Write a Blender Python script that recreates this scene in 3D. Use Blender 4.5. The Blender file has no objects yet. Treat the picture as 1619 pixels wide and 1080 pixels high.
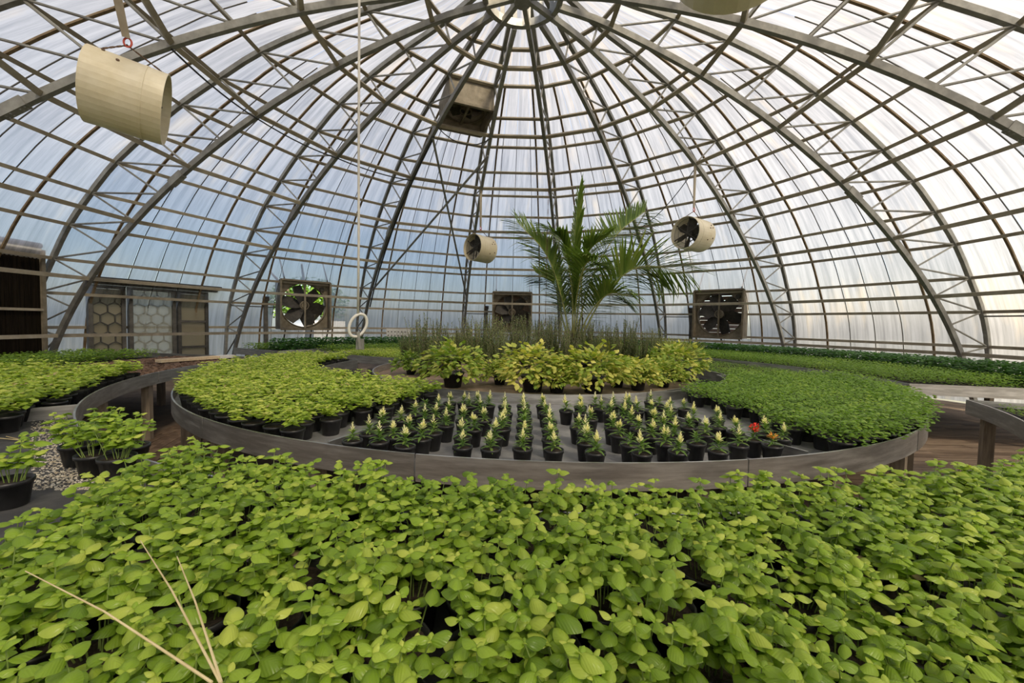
import bpy, math, random
import numpy as np
from mathutils import Vector, Matrix

# ------------------------------------------------------------------ camera, light, exposure
scene = bpy.context.scene
COL = scene.collection
FPX, PITCH, YAW, ROLL = 648.81, -0.0445, -0.0085, 0.0207
CAMZ = 1.585

def ray(x, y):
    u, v = x - 809.5, y - 540.0
    U = u * math.cos(ROLL) + v * math.sin(ROLL)
    V = -u * math.sin(ROLL) + v * math.cos(ROLL)
    xc, zc = U / FPX, -V / FPX
    y1 = math.cos(PITCH) - zc * math.sin(PITCH)
    z1 = math.sin(PITCH) + zc * math.cos(PITCH)
    return Vector((xc * math.cos(YAW) + y1 * math.sin(YAW), -xc * math.sin(YAW) + y1 * math.cos(YAW), z1))

def PZ(x, y, z):            # survey point on the level z
    r = ray(x, y); t = (z - CAMZ) / r.z
    return Vector((r.x * t, r.y * t, z))

def PY(x, y, Y):            # survey point at the distance Y into the hall
    r = ray(x, y); t = Y / r.y
    return Vector((r.x * t, Y, CAMZ + r.z * t))

cam = bpy.data.cameras.new('camera')
cam.sensor_width = 36.0
cam.lens = FPX * 36.0 / 1619.0
cam.clip_start = 0.02
cam.clip_end = 300
camo = bpy.data.objects.new('camera', cam)
COL.objects.link(camo)
F0 = ray(809.5, 540)
RX = ray(809.5 + FPX, 540) - F0
UP = F0 - ray(809.5, 540 + FPX)
m3 = Matrix((RX, UP, -F0)).transposed()
camo.matrix_world = Matrix.Translation((0, 0, CAMZ)) @ m3.to_4x4()
scene.camera = camo

SUN_AZ, SUN_EL = math.radians(145), math.radians(46)      # azimuth from +Y towards +X
world = bpy.data.worlds.new('sky')
scene.world = world
world.use_nodes = True
wn = world.node_tree
wn.nodes.clear()
wo = wn.nodes.new('ShaderNodeOutputWorld')
bg = wn.nodes.new('ShaderNodeBackground')
sky = wn.nodes.new('ShaderNodeTexSky')
sky.sky_type = 'NISHITA'
sky.sun_disc = False
sky.sun_elevation = SUN_EL
sky.sun_rotation = SUN_AZ
sky.air_density = 1.0
sky.dust_density = 2.2
sky.ozone_density = 1.0
bg.inputs['Strength'].default_value = 0.25
wn.links.new(sky.outputs[0], bg.inputs['Color'])
wn.links.new(bg.outputs[0], wo.inputs['Surface'])

sl = bpy.data.lights.new('sun', 'SUN')
sl.energy = 7.6
sl.angle = math.radians(9.0)
sl.color = (1.0, 0.86, 0.64)
so = bpy.data.objects.new('sun', sl)
COL.objects.link(so)
sd = Vector((math.sin(SUN_AZ) * math.cos(SUN_EL), math.cos(SUN_AZ) * math.cos(SUN_EL), math.sin(SUN_EL)))
so.rotation_euler = sd.to_track_quat('Z', 'Y').to_euler()
so.location = sd * 40

vs = scene.view_settings
vs.view_transform = 'Standard'
vs.look = 'None'
vs.gamma = 1.0
vs.exposure = 0.74
vs.use_curve_mapping = False
scene.cycles.use_denoising = True
scene.cycles.max_bounces = 9
scene.cycles.diffuse_bounces = 5
scene.cycles.transmission_bounces = 6
scene.cycles.transparent_max_bounces = 8
scene.cycles.sample_clamp_indirect = 6.0

# ------------------------------------------------------------------ helpers
RNG = random.Random(11)
S = 9.53                       # radius of the dome frame
DC = Vector((0.0, 0.6962 * S, 0))
CC = Vector((0.288, 6.624, 0))  # centre of the round benches
PH0, DPH = 0.1796, 2 * math.pi / 16

class MB:
    def __init__(s):
        s.V = []; s.F = []; s.UV = None
    def add(s, V, F):
        b = len(s.V)
        s.V.extend([tuple(v) for v in V])
        s.F.extend([tuple(i + b for i in f) for f in F])
        return s
    def box(s, c, size, M=None):
        c = Vector(c); h = [k / 2 for k in size]
        V = [Vector((x * h[0], y * h[1], z * h[2])) for x in (-1, 1) for y in (-1, 1) for z in (-1, 1)]
        if M is not None: V = [M @ v for v in V]
        return s.add([c + v for v in V], [(0, 1, 3, 2), (4, 6, 7, 5), (0, 4, 5, 1), (2, 3, 7, 6), (0, 2, 6, 4), (1, 5, 7, 3)])
    def bar(s, p, q, w, h, up=(0, 0, 1)):
        p, q = Vector(p), Vector(q); d = (q - p).normalized(); up = Vector(up)
        a = d.cross(up)
        if a.length < 1e-4: a = d.cross(Vector((1, 0, 0)))
        a.normalize(); b = a.cross(d).normalized()
        V = [e + a * (i * w / 2) + b * (j * h / 2) for e in (p, q) for i, j in ((-1, -1), (1, -1), (1, 1), (-1, 1))]
        return s.add(V, [(0, 3, 2, 1), (4, 5, 6, 7), (0, 1, 5, 4), (1, 2, 6, 5), (2, 3, 7, 6), (3, 0, 4, 7)])
    def tube(s, pts, r, n=6, closed=False):
        pts = [Vector(p) for p in pts]; N = len(pts); V = []; F = []
        ref = None
        for i, p in enumerate(pts):
            if closed: d = pts[(i + 1) % N] - pts[i - 1]
            else: d = pts[min(i + 1, N - 1)] - pts[max(i - 1, 0)]
            d.normalize()
            if ref is None:
                ref = Vector((0, 0, 1)) if abs(d.z) < .9 else Vector((1, 0, 0))
            a = (ref - d * ref.dot(d))
            if a.length < 1e-5: a = d.orthogonal()
            a.normalize(); b = d.cross(a); ref = a
            rr = r[i] if isinstance(r, (list, tuple)) else r
            for k in range(n):
                t = 2 * math.pi * k / n
                V.append(p + a * (math.cos(t) * rr) + b * (math.sin(t) * rr))
        M = N if closed else N - 1
        for i in range(M):
            j = (i + 1) % N
            for k in range(n):
                l = (k + 1) % n
                F.append((i * n + k, i * n + l, j * n + l, j * n + k))
        if not closed:
            F.append(tuple(range(n - 1, -1, -1))); F.append(tuple((N - 1) * n + k for k in range(n)))
        return s.add(V, F)
    def lathe(s, prof, n=16, M=None):
        V = []; F = []
        for r, z in prof:
            for k in range(n):
                t = 2 * math.pi * k / n
                v = Vector((r * math.cos(t), r * math.sin(t), z))
                V.append(M @ v if M is not None else v)
        for i in range(len(prof) - 1):
            for k in range(n):
                l = (k + 1) % n
                F.append((i * n + k, i * n + l, (i + 1) * n + l, (i + 1) * n + k))
        return s.add(V, F)
    def disc(s, r, z, n=16, M=None):
        V = [Vector((r * math.cos(2 * math.pi * k / n), r * math.sin(2 * math.pi * k / n), z)) for k in range(n)]
        if M is not None: V = [M @ v for v in V]
        return s.add(V, [tuple(range(n))])
    def mesh(s, name, mat, smooth=False):
        me = bpy.data.meshes.new(name)
        me.from_pydata(s.V, [], s.F)
        me.materials.append(mat)
        if smooth: me.shade_smooth()
        me.update()
        return me

def link(name, data, parent=None, M=None, **props):
    o = bpy.data.objects.new(name, data)
    COL.objects.link(o)
    if parent is not None: o.parent = parent
    if M is not None: o.matrix_local = M
    for k, v in props.items(): o[k] = v
    return o

def obj(name, mb, mat, parent=None, M=None, smooth=False, **props):
    return link(name, mb.mesh(name, mat, smooth), parent, M, **props)

def thing(name, label, cat, M=None, group=None):
    o = link(name, None, None, M)
    o.empty_display_size = .1
    o['label'] = label; o['category'] = cat
    if group: o['group'] = group
    return o

def T(x, y=None, z=None):
    return Matrix.Translation(x if y is None else (x, y, z))
def RZ(a): return Matrix.Rotation(a, 4, 'Z')
def frame(o, x, y, z):
    m = Matrix((Vector(x).normalized(), Vector(y).normalized(), Vector(z).normalized())).transposed().to_4x4()
    return Matrix.Translation(o) @ m

# ------------------------------------------------------------------ materials
def new_mat(name):
    m = bpy.data.materials.new(name); m.use_nodes = True
    nt = m.node_tree; nt.nodes.clear()
    return m, nt, nt.nodes, nt.links

def surf(name, c1, c2, scale=6.0, rough=.6, metal=0.0, bump=.0, stretch=(1, 1, 1), coord='Object', detail=5, spec=.4, rr=None):
    m, nt, N, L = new_mat(name)
    out = N.new('ShaderNodeOutputMaterial'); p = N.new('ShaderNodeBsdfPrincipled')
    tc = N.new('ShaderNodeTexCoord'); mp = N.new('ShaderNodeMapping'); mp.inputs['Scale'].default_value = stretch
    no = N.new('ShaderNodeTexNoise'); no.inputs['Scale'].default_value = scale; no.inputs['Detail'].default_value = detail
    no.inputs['Roughness'].default_value = .65
    oi = N.new('ShaderNodeObjectInfo'); ad = N.new('ShaderNodeMath'); ad.operation = 'MULTIPLY_ADD'
    ad.inputs[1].default_value = .25
    rp = N.new('ShaderNodeValToRGB'); rp.color_ramp.elements[0].position = .36; rp.color_ramp.elements[1].position = .76
    rp.color_ramp.elements[0].color = (*c1, 1); rp.color_ramp.elements[1].color = (*c2, 1)
    L.new(tc.outputs[coord], mp.inputs[0]); L.new(mp.outputs[0], no.inputs['Vector'])
    L.new(oi.outputs['Random'], ad.inputs[0]); L.new(no.outputs['Fac'], ad.inputs[2])
    sb = N.new('ShaderNodeMath'); sb.operation = 'SUBTRACT'; sb.inputs[1].default_value = .125
    L.new(ad.outputs[0], sb.inputs[0]); L.new(sb.outputs[0], rp.inputs[0])
    L.new(rp.outputs[0], p.inputs['Base Color'])
    p.inputs['Roughness'].default_value = rough; p.inputs['Metallic'].default_value = metal
    p.inputs['Specular IOR Level'].default_value = spec
    if rr:
        mr = N.new('ShaderNodeMapRange'); mr.inputs['To Min'].default_value = rr[0]; mr.inputs['To Max'].default_value = rr[1]
        L.new(no.outputs['Fac'], mr.inputs['Value']); L.new(mr.outputs[0], p.inputs['Roughness'])
    if bump:
        b = N.new('ShaderNodeBump'); b.inputs['Strength'].default_value = bump; b.inputs['Distance'].default_value = .01
        L.new(no.outputs['Fac'], b.inputs['Height']); L.new(b.outputs[0], p.inputs['Normal'])
    L.new(p.outputs[0], out.inputs[0])
    return m

def leafmat(name, c1, c2, c3=None, trans=.35, rough=.42, dry=(.50, .38, .22), dry_at=.965, vein=.16):
    """c1..c2 follow the leaf's own tint attribute and the plant; past dry_at a leaf is withered"""
    m, nt, N, L = new_mat(name)
    out = N.new('ShaderNodeOutputMaterial'); p = N.new('ShaderNodeBsdfPrincipled')
    at = N.new('ShaderNodeAttribute'); at.attribute_name = 'tint'
    oi = N.new('ShaderNodeObjectInfo')
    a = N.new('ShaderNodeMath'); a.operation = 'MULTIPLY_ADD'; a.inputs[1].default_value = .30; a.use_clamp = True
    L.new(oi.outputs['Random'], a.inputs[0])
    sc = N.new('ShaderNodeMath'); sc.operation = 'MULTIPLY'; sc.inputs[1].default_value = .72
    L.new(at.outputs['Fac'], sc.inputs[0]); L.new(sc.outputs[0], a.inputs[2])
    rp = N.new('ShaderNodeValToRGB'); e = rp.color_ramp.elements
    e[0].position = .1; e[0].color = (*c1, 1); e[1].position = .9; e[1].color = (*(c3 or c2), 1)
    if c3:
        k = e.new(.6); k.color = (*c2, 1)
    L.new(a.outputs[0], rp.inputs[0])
    gt = N.new('ShaderNodeMath'); gt.operation = 'GREATER_THAN'; gt.inputs[1].default_value = dry_at
    L.new(at.outputs['Fac'], gt.inputs[0])
    mx = N.new('ShaderNodeMix'); mx.data_type = 'RGBA'
    L.new(gt.outputs[0], mx.inputs['Factor']); L.new(rp.outputs[0], mx.inputs[6]); mx.inputs[7].default_value = (*dry, 1)
    # veins: lighter ribs across the leaf
    uv = N.new('ShaderNodeTexCoord'); sp = N.new('ShaderNodeSeparateXYZ'); L.new(uv.outputs['UV'], sp.inputs[0])
    ab = N.new('ShaderNodeMath'); ab.operation = 'ABSOLUTE'; L.new(sp.outputs['Y'], ab.inputs[0])
    s1 = N.new('ShaderNodeMath'); s1.operation = 'MULTIPLY_ADD'; s1.inputs[1].default_value = -.55; L.new(ab.outputs[0], s1.inputs[0]); L.new(sp.outputs['X'], s1.inputs[2])
    s2 = N.new('ShaderNodeMath'); s2.operation = 'MULTIPLY'; s2.inputs[1].default_value = 34; L.new(s1.outputs[0], s2.inputs[0])
    s3 = N.new('ShaderNodeMath'); s3.operation = 'SINE'; L.new(s2.outputs[0], s3.inputs[0])
    bp = N.new('ShaderNodeBump'); bp.inputs['Strength'].default_value = vein; bp.inputs['Distance'].default_value = .004
    L.new(s3.outputs[0], bp.inputs['Height'])
    L.new(mx.outputs[2], p.inputs['Base Color']); L.new(bp.outputs[0], p.inputs['Normal'])
    p.inputs['Roughness'].default_value = rough; p.inputs['Specular IOR Level'].default_value = .35
    tr = N.new('ShaderNodeBsdfTranslucent')
    br = N.new('ShaderNodeMix'); br.data_type = 'RGBA'; br.blend_type = 'MULTIPLY'; br.inputs['Factor'].default_value = 1
    L.new(mx.outputs[2], br.inputs[6]); br.inputs[7].default_value = (1.25, 1.35, .6, 1)
    L.new(br.outputs[2], tr.inputs['Color'])
    ms = N.new('ShaderNodeMixShader'); ms.inputs[0].default_value = trans
    L.new(p.outputs[0], ms.inputs[1]); L.new(tr.outputs[0], ms.inputs[2]); L.new(ms.outputs[0], out.inputs[0])
    return m

def panelmat(name, base=(.345, .338, .328), clear=.13, streak=.5):
    """hazy corrugated polycarbonate sheet with run-off streaks along its length"""
    m, nt, N, L = new_mat(name)
    out = N.new('ShaderNodeOutputMaterial')
    tc = N.new('ShaderNodeTexCoord'); mp = N.new('ShaderNodeMapping'); mp.inputs['Scale'].default_value = (9, .35, 1)
    no = N.new('ShaderNodeTexNoise'); no.inputs['Scale'].default_value = 1.0; no.inputs['Detail'].default_value = 6; no.inputs['Roughness'].default_value = .7
    L.new(tc.outputs['UV'], mp.inputs[0]); L.new(mp.outputs[0], no.inputs['Vector'])
    rp = N.new('ShaderNodeValToRGB'); e = rp.color_ramp.elements
    e[0].position = .30; e[0].color = (base[0] * (1 - streak), base[1] * (1 - streak) , base[2] * (1 - streak), 1)
    e[1].position = .60; e[1].color = (*base, 1)
    L.new(no.outputs['Fac'], rp.inputs[0])
    # rusty run-off, sparse
    mp2 = N.new('ShaderNodeMapping'); mp2.inputs['Scale'].default_value = (3.0, .5, 1); mp2.inputs['Location'].default_value = (7, 3, 0)
    n2 = N.new('ShaderNodeTexNoise'); n2.inputs['Detail'].default_value = 5; n2.inputs['Scale'].default_value = 1
    L.new(tc.outputs['UV'], mp2.inputs[0]); L.new(mp2.outputs[0], n2.inputs['Vector'])
    r2 = N.new('ShaderNodeMapRange'); r2.inputs['From Min'].default_value = .56; r2.inputs['From Max'].default_value = .78; r2.inputs['To Max'].default_value = .5
    L.new(n2.outputs['Fac'], r2.inputs['Value'])
    mx = N.new('ShaderNodeMix'); mx.data_type = 'RGBA'; L.new(r2.outputs[0], mx.inputs['Factor']); L.new(rp.outputs[0], mx.inputs[6]); mx.inputs[7].default_value = (.62, .50, .33, 1)
    tr = N.new('ShaderNodeBsdfTranslucent'); L.new(mx.outputs[2], tr.inputs['Color'])
    p = N.new('ShaderNodeBsdfPrincipled'); p.inputs['Roughness'].default_value = .35
    L.new(mx.outputs[2], p.inputs['Base Color'])
    m1 = N.new('ShaderNodeMixShader'); m1.inputs[0].default_value = .25
    L.new(tr.outputs[0], m1.inputs[1]); L.new(p.outputs[0], m1.inputs[2])
    tp = N.new('ShaderNodeBsdfTransparent'); m2 = N.new('ShaderNodeMixShader'); m2.inputs[0].default_value = clear
    L.new(m1.outputs[0], m2.inputs[1]); L.new(tp.outputs[0], m2.inputs[2]); L.new(m2.outputs[0], out.inputs[0])
    return m

M_STEEL = surf('weathered_galvanised_steel', (.19, .185, .165), (.34, .335, .30), 5, .55, .3, .1)
M_STEELD = surf('dull_dark_steel', (.07, .066, .058), (.15, .14, .12), 6, .6, .3, .1)
M_PURLIN = surf('dusty_beige_steel', (.27, .23, .165), (.42, .37, .28), 4, .65, .1, .1)
M_RUST = surf('rusty_trim', (.15, .10, .05), (.30, .23, .14), 7, .7, 0, .1)
M_BAND = surf('brushed_sheet_steel', (.42, .41, .39), (.80, .79, .76), 3.2, .34, .9, .06, (1, 1, 9), rr=(.24, .5))
M_DECK = surf('bench_deck_sheet', (.20, .20, .20), (.40, .40, .39), 5, .55, .2, .05)
M_MAT = surf('dark_weed_mat_deck', (.045, .045, .047), (.11, .108, .105), 8, .8, 0, .2)
M_WOOD = surf('weathered_grey_post', (.16, .125, .09), (.34, .28, .21), 5, .8, 0, .3, (5, 5, .5))
M_PALEWOOD = surf('pale_bare_timber', (.60, .45, .27), (.80, .66, .45), 5, .75, 0, .2, (.6, 6, 6))
M_PLANK = surf('stained_floor_plank', (.10, .065, .04), (.30, .22, .15), 4, .75, 0, .3, (.5, 4, 4))
M_BRICK = surf('brown_clay_paver', (.11, .07, .045), (.24, .165, .11), 9, .85, 0, .3)
M_DIRT = surf('packed_brown_earth', (.09, .065, .045), (.19, .14, .10), 5, .95, 0, .4)
M_GROUND = surf('pale_yard_ground', (.10, .105, .07), (.19, .185, .13), 2, .95)
M_POT = surf('black_pot_plastic', (.012, .012, .013), (.028, .028, .03), 12, .38, 0, .05)
M_SOIL = surf('dark_potting_soil', (.018, .012, .008), (.07, .05, .035), 90, .95, 0, .8)
M_MULCH = surf('brown_bark_chip', (.07, .04, .025), (.24, .15, .10), 14, .9)
M_PERL = surf('perlite_crumb', (.45, .36, .22), (.80, .76, .68), 20, .9)
M_CREAM = surf('cream_painted_drum', (.62, .54, .36), (.80, .74, .58), 2.2, .42, 0, .05)
M_DARK = surf('dark_fan_metal', (.035, .032, .027), (.09, .08, .065), 8, .6, .2)
M_BOX = surf('dusty_brown_fan_housing', (.14, .115, .075), (.30, .26, .19), 4, .65, .2, .1)
M_SLAT = surf('brown_louvre_slat', (.20, .13, .085), (.36, .27, .18), 5, .7, 0, .1)
M_PAD = surf('wet_cellulose_pad', (.002, .0018, .0015), (.018, .013, .008), 5, .9, 0, .5, (7, 7, .35), spec=.08)
M_WHITE = surf('off_white_plastic', (.62, .60, .54), (.78, .76, .70), 5, .5)
M_HOSE = surf('grey_white_hose', (.48, .46, .41), (.66, .64, .58), 6, .5)
M_CABLE = surf('black_cable', (.02, .02, .02), (.05, .05, .045), 5, .5)
M_RED = surf('red_shackle', (.45, .05, .03), (.6, .12, .07), 5, .5)
M_CHAIN = surf('rusty_chain', (.10, .06, .035), (.22, .14, .09), 30, .7, .3)
M_ORANGE = surf('orange_brown_crate', (.34, .17, .07), (.46, .26, .13), 5, .7)
M_STRAW = surf('dry_straw', (.52, .42, .22), (.70, .60, .36), 12, .7)
M_PANEL = panelmat('hazy_polycarbonate')
M_PANELC = panelmat('yellowed_polycarbonate', (.62, .55, .40), .03, .25)
M_FROST = panelmat('frosted_door_sheet', (.80, .77, .62), .45, .1)
M_STEM = surf('green_stem', (.16, .24, .05), (.28, .36, .10), 20, .5)
M_WALLOUT = surf('white_outbuilding', (.75, .73, .70), (.85, .84, .81), 2, .8)

M_BASIL = leafmat('basil_leaf', (.105, .20, .016), (.29, .43, .040), (.54, .61, .11), rough=.30)
M_BASILY = leafmat('young_basil_leaf', (.19, .31, .022), (.38, .50, .055), (.64, .66, .16))
M_PARS = leafmat('parsley_leaf', (.10, .20, .020), (.19, .33, .034), (.32, .43, .055), vein=.1)
M_DGREEN = leafmat('dark_strawberry_leaf', (.028, .085, .018), (.055, .15, .028), (.10, .22, .04))
M_VARI = leafmat('variegated_leaf', (.12, .24, .035), (.30, .40, .06), (.66, .62, .16), rough=.5)
M_ROSE = leafmat('rosemary_needle', (.12, .17, .075), (.22, .28, .11), (.38, .42, .16), vein=0, trans=.2)
M_GRASS = leafmat('golden_grass_blade', (.30, .34, .08), (.50, .50, .15), vein=0)
M_CELL = leafmat('celosia_leaf', (.08, .17, .03), (.16, .28, .05), (.26, .36, .08))
M_PLUME = leafmat('pale_yellow_plume', (.90, .84, .46), (.95, .92, .66), vein=0, trans=.25, rough=.7)
M_PLUMER = leafmat('red_flower', (.75, .02, .012), (.85, .05, .02), vein=0, trans=.2)
M_PLUMEO = leafmat('orange_flower', (.85, .30, .03), (.85, .42, .06), vein=0, trans=.2)
M_PALM = leafmat('palm_leaflet', (.085, .15, .03), (.17, .25, .055), (.30, .34, .10), vein=0, trans=.3, rough=.35)
M_RACHIS = surf('palm_rachis', (.30, .32, .10), (.46, .44, .16), 5, .45)
M_BARK = surf('grey_brown_bark', (.12, .09, .065), (.24, .19, .14), 8, .9, 0, .5)

# ------------------------------------------------------------------ the dome
IN_R = [.156, .335, .503, .656, .793, .912, 1.0]
IN_Z = [.512, .456, .382, .293, .191, .075, -.047]
OUT_R = [.172, .280, .390, .497, .586, .676, .756, .838, .903, .964, 1.011, 1.054, 1.079]
OUT_Z = [.559, .545, .525, .496, .457, .414, .367, .312, .253, .189, .119, .046, -.031]
OUT_T = [-.25 + .5 * i for i in range(13)]

def cat(P, t):
    """Catmull-Rom through the points P at the parameter t (0..n-1)"""
    n = len(P); i = min(max(int(math.floor(t)), 0), n - 2); f = t - i
    p1, p2 = np.array(P[i], float), np.array(P[i + 1], float)
    p0 = np.array(P[i - 1], float) if i > 0 else 2 * p1 - p2
    p3 = np.array(P[i + 2], float) if i + 2 < n else 2 * p2 - p1
    return .5 * ((2 * p1) + (-p0 + p2) * f + (2 * p0 - 5 * p1 + 4 * p2 - p3) * f * f + (-p0 + 3 * p1 - 3 * p2 + p3) * f ** 3)

FLOORZ = -CAMZ / S
INP = [(.062, .528)] + list(zip(IN_R, IN_Z)) + [(1.055, FLOORZ)]
OUTP = [(.062, .585)] + list(zip(OUT_R, OUT_Z)) + [(1.098, FLOORZ)]
def rz_in(row): return cat(INP, row + 1)                   # row 0..6
def rz_out(row): return cat(OUTP, (row + .25) / .5 + 1)    # row -.25..5.75

def dome(r, z, az):
    return Vector((DC.x + r * S * math.sin(az), DC.y + r * S * math.cos(az), CAMZ + z * S))
def rib_az(i): return PH0 + i * DPH
def bay_pt(r, z, i, f):
    return dome(r, z, rib_az(i)).lerp(dome(r, z, rib_az(i + 1)), f)

ceiling = link('ceiling', None, kind='structure')
ceiling['label'] = 'greenhouse dome of steel ribs, purlins and hazy translucent sheets'

def sweep(pts, b, w, h):
    """rectangular section (w along b, h across) swept along pts"""
    mb = MB(); V = []; F = []; N = len(pts)
    for i, p in enumerate(pts):
        d = (pts[min(i + 1, N - 1)] - pts[max(i - 1, 0)]).normalized()
        n = d.cross(b).normalized()
        for x, y in ((-1, -1), (1, -1), (1, 1), (-1, 1)):
            V.append(p + b * (x * w / 2) + n * (y * h / 2))
    for i in range(N - 1):
        for k in range(4):
            l = (k + 1) % 4
            F.append((i * 4 + k, i * 4 + l, i * 4 + 4 + l, i * 4 + 4 + k))
    F.append((3, 2, 1, 0)); F.append(tuple(4 * N - 4 + k for k in range(4)))
    return mb.add(V, F)

# one rib in the plane az=0, shared by all sixteen
def flat(r, z): return Vector((0, r * S, CAMZ + z * S))
bx = Vector((1, 0, 0))
me_in = sweep([flat(*cat(INP, t)) for t in np.linspace(0, len(INP) - 1, 33)], bx, .075, .10).mesh('inner_chord', M_STEEL)
me_out = sweep([flat(*cat(OUTP, t)) for t in np.linspace(0, len(OUTP) - 1, 33)], bx, .075, .085).mesh('outer_chord', M_STEEL)
web = []
for k in range(13):
    o = rz_out(OUT_T[k])
    for row in (OUT_T[k] - .25, OUT_T[k] + .25):
        if row < -.3: continue
        web.append(MB().tube([flat(*rz_in(row)), flat(*o)], .019, 6).mesh('brace', M_STEEL))
web.append(MB().tube([flat(*rz_in(6)), flat(*rz_out(6.1))], .019, 6).mesh('brace', M_STEEL))
me_pl = MB()
for row in (3.22,):
    c = flat(*rz_in(row)); d = (flat(*rz_in(row + .05)) - flat(*rz_in(row - .05))).normalized()
    me_pl.bar(c - d * .16, c + d * .16, .105, .13, Vector((0, 0, 1)))
    n = d.cross(bx).normalized()
    for a in (-.12, -.06, .06, .12):
        for e in (-.025, .025):
            me_pl.box(c + d * a + bx * e - n * .068, (.016, .016, .016))
            me_pl.box(c + d * a + bx * e + n * .068, (.016, .016, .016))
me_pl = me_pl.mesh('splice_plate', M_STEEL)
for i in range(-8, 8):
    Mi = T(DC.x, DC.y, 0) @ RZ(-rib_az(i))
    rib = link('rib', me_in, ceiling, Mi)
    link('outer_chord', me_out, rib)
    link('splice_plate', me_pl, rib)
    for w_ in web: link('brace', w_, rib)

# purlin rings: one straight piece for each bay
rings = [(rz_in(k), .072, .05) for k in range(7)] + [(rz_out(t), .065, .045) for t in OUT_T]
for (r, z), w_, h_ in rings:
    hw = r * S * math.sin(DPH / 2); rc = r * S * math.cos(DPH / 2)
    sl_ = Vector((0, r, z + .05)).normalized()
    me = MB().bar((-hw, rc, CAMZ + z * S), (hw, rc, CAMZ + z * S), w_, h_, sl_).mesh('purlin', M_PURLIN)
    for i in range(-8, 8):
        link('purlin', me, ceiling, T(DC.x, DC.y, 0) @ RZ(-(rib_az(i) + DPH / 2)))

# shell: sheets and the bars that cover their joints
FANZ0, FANZ1 = 1.24, 2.80
FAN_BAYS = (-3, -1, 1, 3)               # fan boxes stand in every second bay
def shell_pt(t):
    a = np.array(cat(OUTP, t)); b = np.array(cat(OUTP, t + .02)); a0 = np.array(cat(OUTP, t - .02))
    d = b - a0; d /= np.linalg.norm(d)
    return a + np.array([-d[1], d[0]]) * (.062 / S)
ts = list(np.linspace(0.02, len(OUTP) - 1.02, 36))
prof = [tuple(shell_pt(t)) for t in ts]
prof.sort(key=lambda p: -p[1])
def prof_at(zw):
    z = (zw - CAMZ) / S
    for a, b in zip(prof[:-1], prof[1:]):
        if a[1] >= z >= b[1]:
            f = (a[1] - z) / (a[1] - b[1]); return (a[0] + (b[0] - a[0]) * f, z)
    return prof[-1]
profF = sorted(prof + [prof_at(FANZ0), prof_at(FANZ1)], key=lambda p: -p[1])
def sheet(pr, i, f0, f1, skip=None, cap=False):
    V = []; F = []; UV = []; g = .0016; s = 0
    for k, (r, z) in enumerate(pr):
        if k: s += math.hypot(r - pr[k - 1][0], z - pr[k - 1][1]) * S
        a = bay_pt(r, z, i, f0 + g); b = bay_pt(r, z, i, f1 - g)
        V += [a, b]; w_ = (b - a).length
        UV += [(i * 3.7 + f0 * 3.6, s), (i * 3.7 + f0 * 3.6 + w_, s)]
        if k:
            zm = CAMZ + S * (z + pr[k - 1][1]) / 2
            if skip and skip[0] < zm < skip[1]: continue
            F.append((2 * k - 2, 2 * k - 1, 2 * k + 1, 2 * k))
    me = bpy.data.meshes.new('panel'); me.from_pydata(V, [], F); me.materials.append(M_PANEL)
    ul = me.uv_layers.new(name='UVMap')
    idx = np.zeros(len(me.loops), int); me.loops.foreach_get('vertex_index', idx)
    ul.data.foreach_set('uv', np.array(UV, float)[idx].ravel())
    me.shade_smooth(); me.update()
    return me
for i in range(-8, 8):
    fan = i in FAN_BAYS
    door = i == -4
    fr = [0, .22, .30, .5, .70, .78, 1] if fan else [0, .22, .36, .5, .64, .78, 1]
    for a, b in zip(fr[:-1], fr[1:]):
        sk = (FANZ0, FANZ1) if fan and a >= .29 and b <= .71 else None
        link('panel', sheet(profF, i, a, b, sk), ceiling)
    for f in (.22, .78):
        pts = [bay_pt(r * .9975, z - .0006, i, f) for r, z in prof[1:] if r > .24]
        tb = (bay_pt(.5, 0, i, 1) - bay_pt(.5, 0, i, 0)).normalized()
        obj('glazing_bar', sweep(pts, tb, .045, .03), M_RUST, ceiling)
    for f in (.36, .5, .64):
        if fan and f == .5:
            segs = [[p for p in profF if CAMZ + p[1] * S >= FANZ1 - .001], [p for p in profF if CAMZ + p[1] * S <= FANZ0 + .001]]
        elif fan: f = .30 if f == .36 else .70; segs = [profF[1:]]
        else: segs = [prof[1:]]
        for sg in segs:
            pts = [bay_pt(r * .9985, z - .0003, i, f) for r, z in sg if r > .42]
            if len(pts) < 2: continue
            obj('joint_strip', sweep(pts, tb, .014, .014), M_STEELD, ceiling)

# crown ring
crown = link('crown_ring', None, ceiling)
for rr_, zz in ((.0615, .534), (.0615, .590)):
    pts = [dome(rr_, zz, 2 * math.pi * k / 32) for k in range(32)]
    mb = MB(); V = []; F = []
    for k in range(32):
        t = 2 * math.pi * k / 32
        for dr, dz in ((-.045, -.06), (.045, -.06), (.045, .06), (-.045, .06)):
            V.append(Vector((DC.x + (rr_ * S + dr) * math.sin(t), DC.y + (rr_ * S + dr) * math.cos(t), CAMZ + zz * S + dz)))
        for q in range(4):
            l = (q + 1) % 4; j = (k + 1) % 32
            F.append((k * 4 + q, k * 4 + l, j * 4 + l, j * 4 + q))
    obj('ring_beam', mb.add(V, F), M_STEEL, crown)
for i in range(0, 16):
    a = rib_az(i)
    obj('post', MB().bar(dome(.0615, .528, a), dome(.0615, .588, a), .07, .07, (1, 0, 0)), M_STEEL, crown)
for i in range(0, 16, 2):
    a = rib_az(i)
    obj('spoke', MB().bar(dome(.004, .535, a), dome(.0615, .528, a), .075, .09), M_STEEL, crown)
obj('hub', MB().lathe([(.001, -.12), (.13, -.12), (.13, .12), (.001, .12)], 16, T(dome(0, .535, 0))), M_STEEL, crown)

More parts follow.
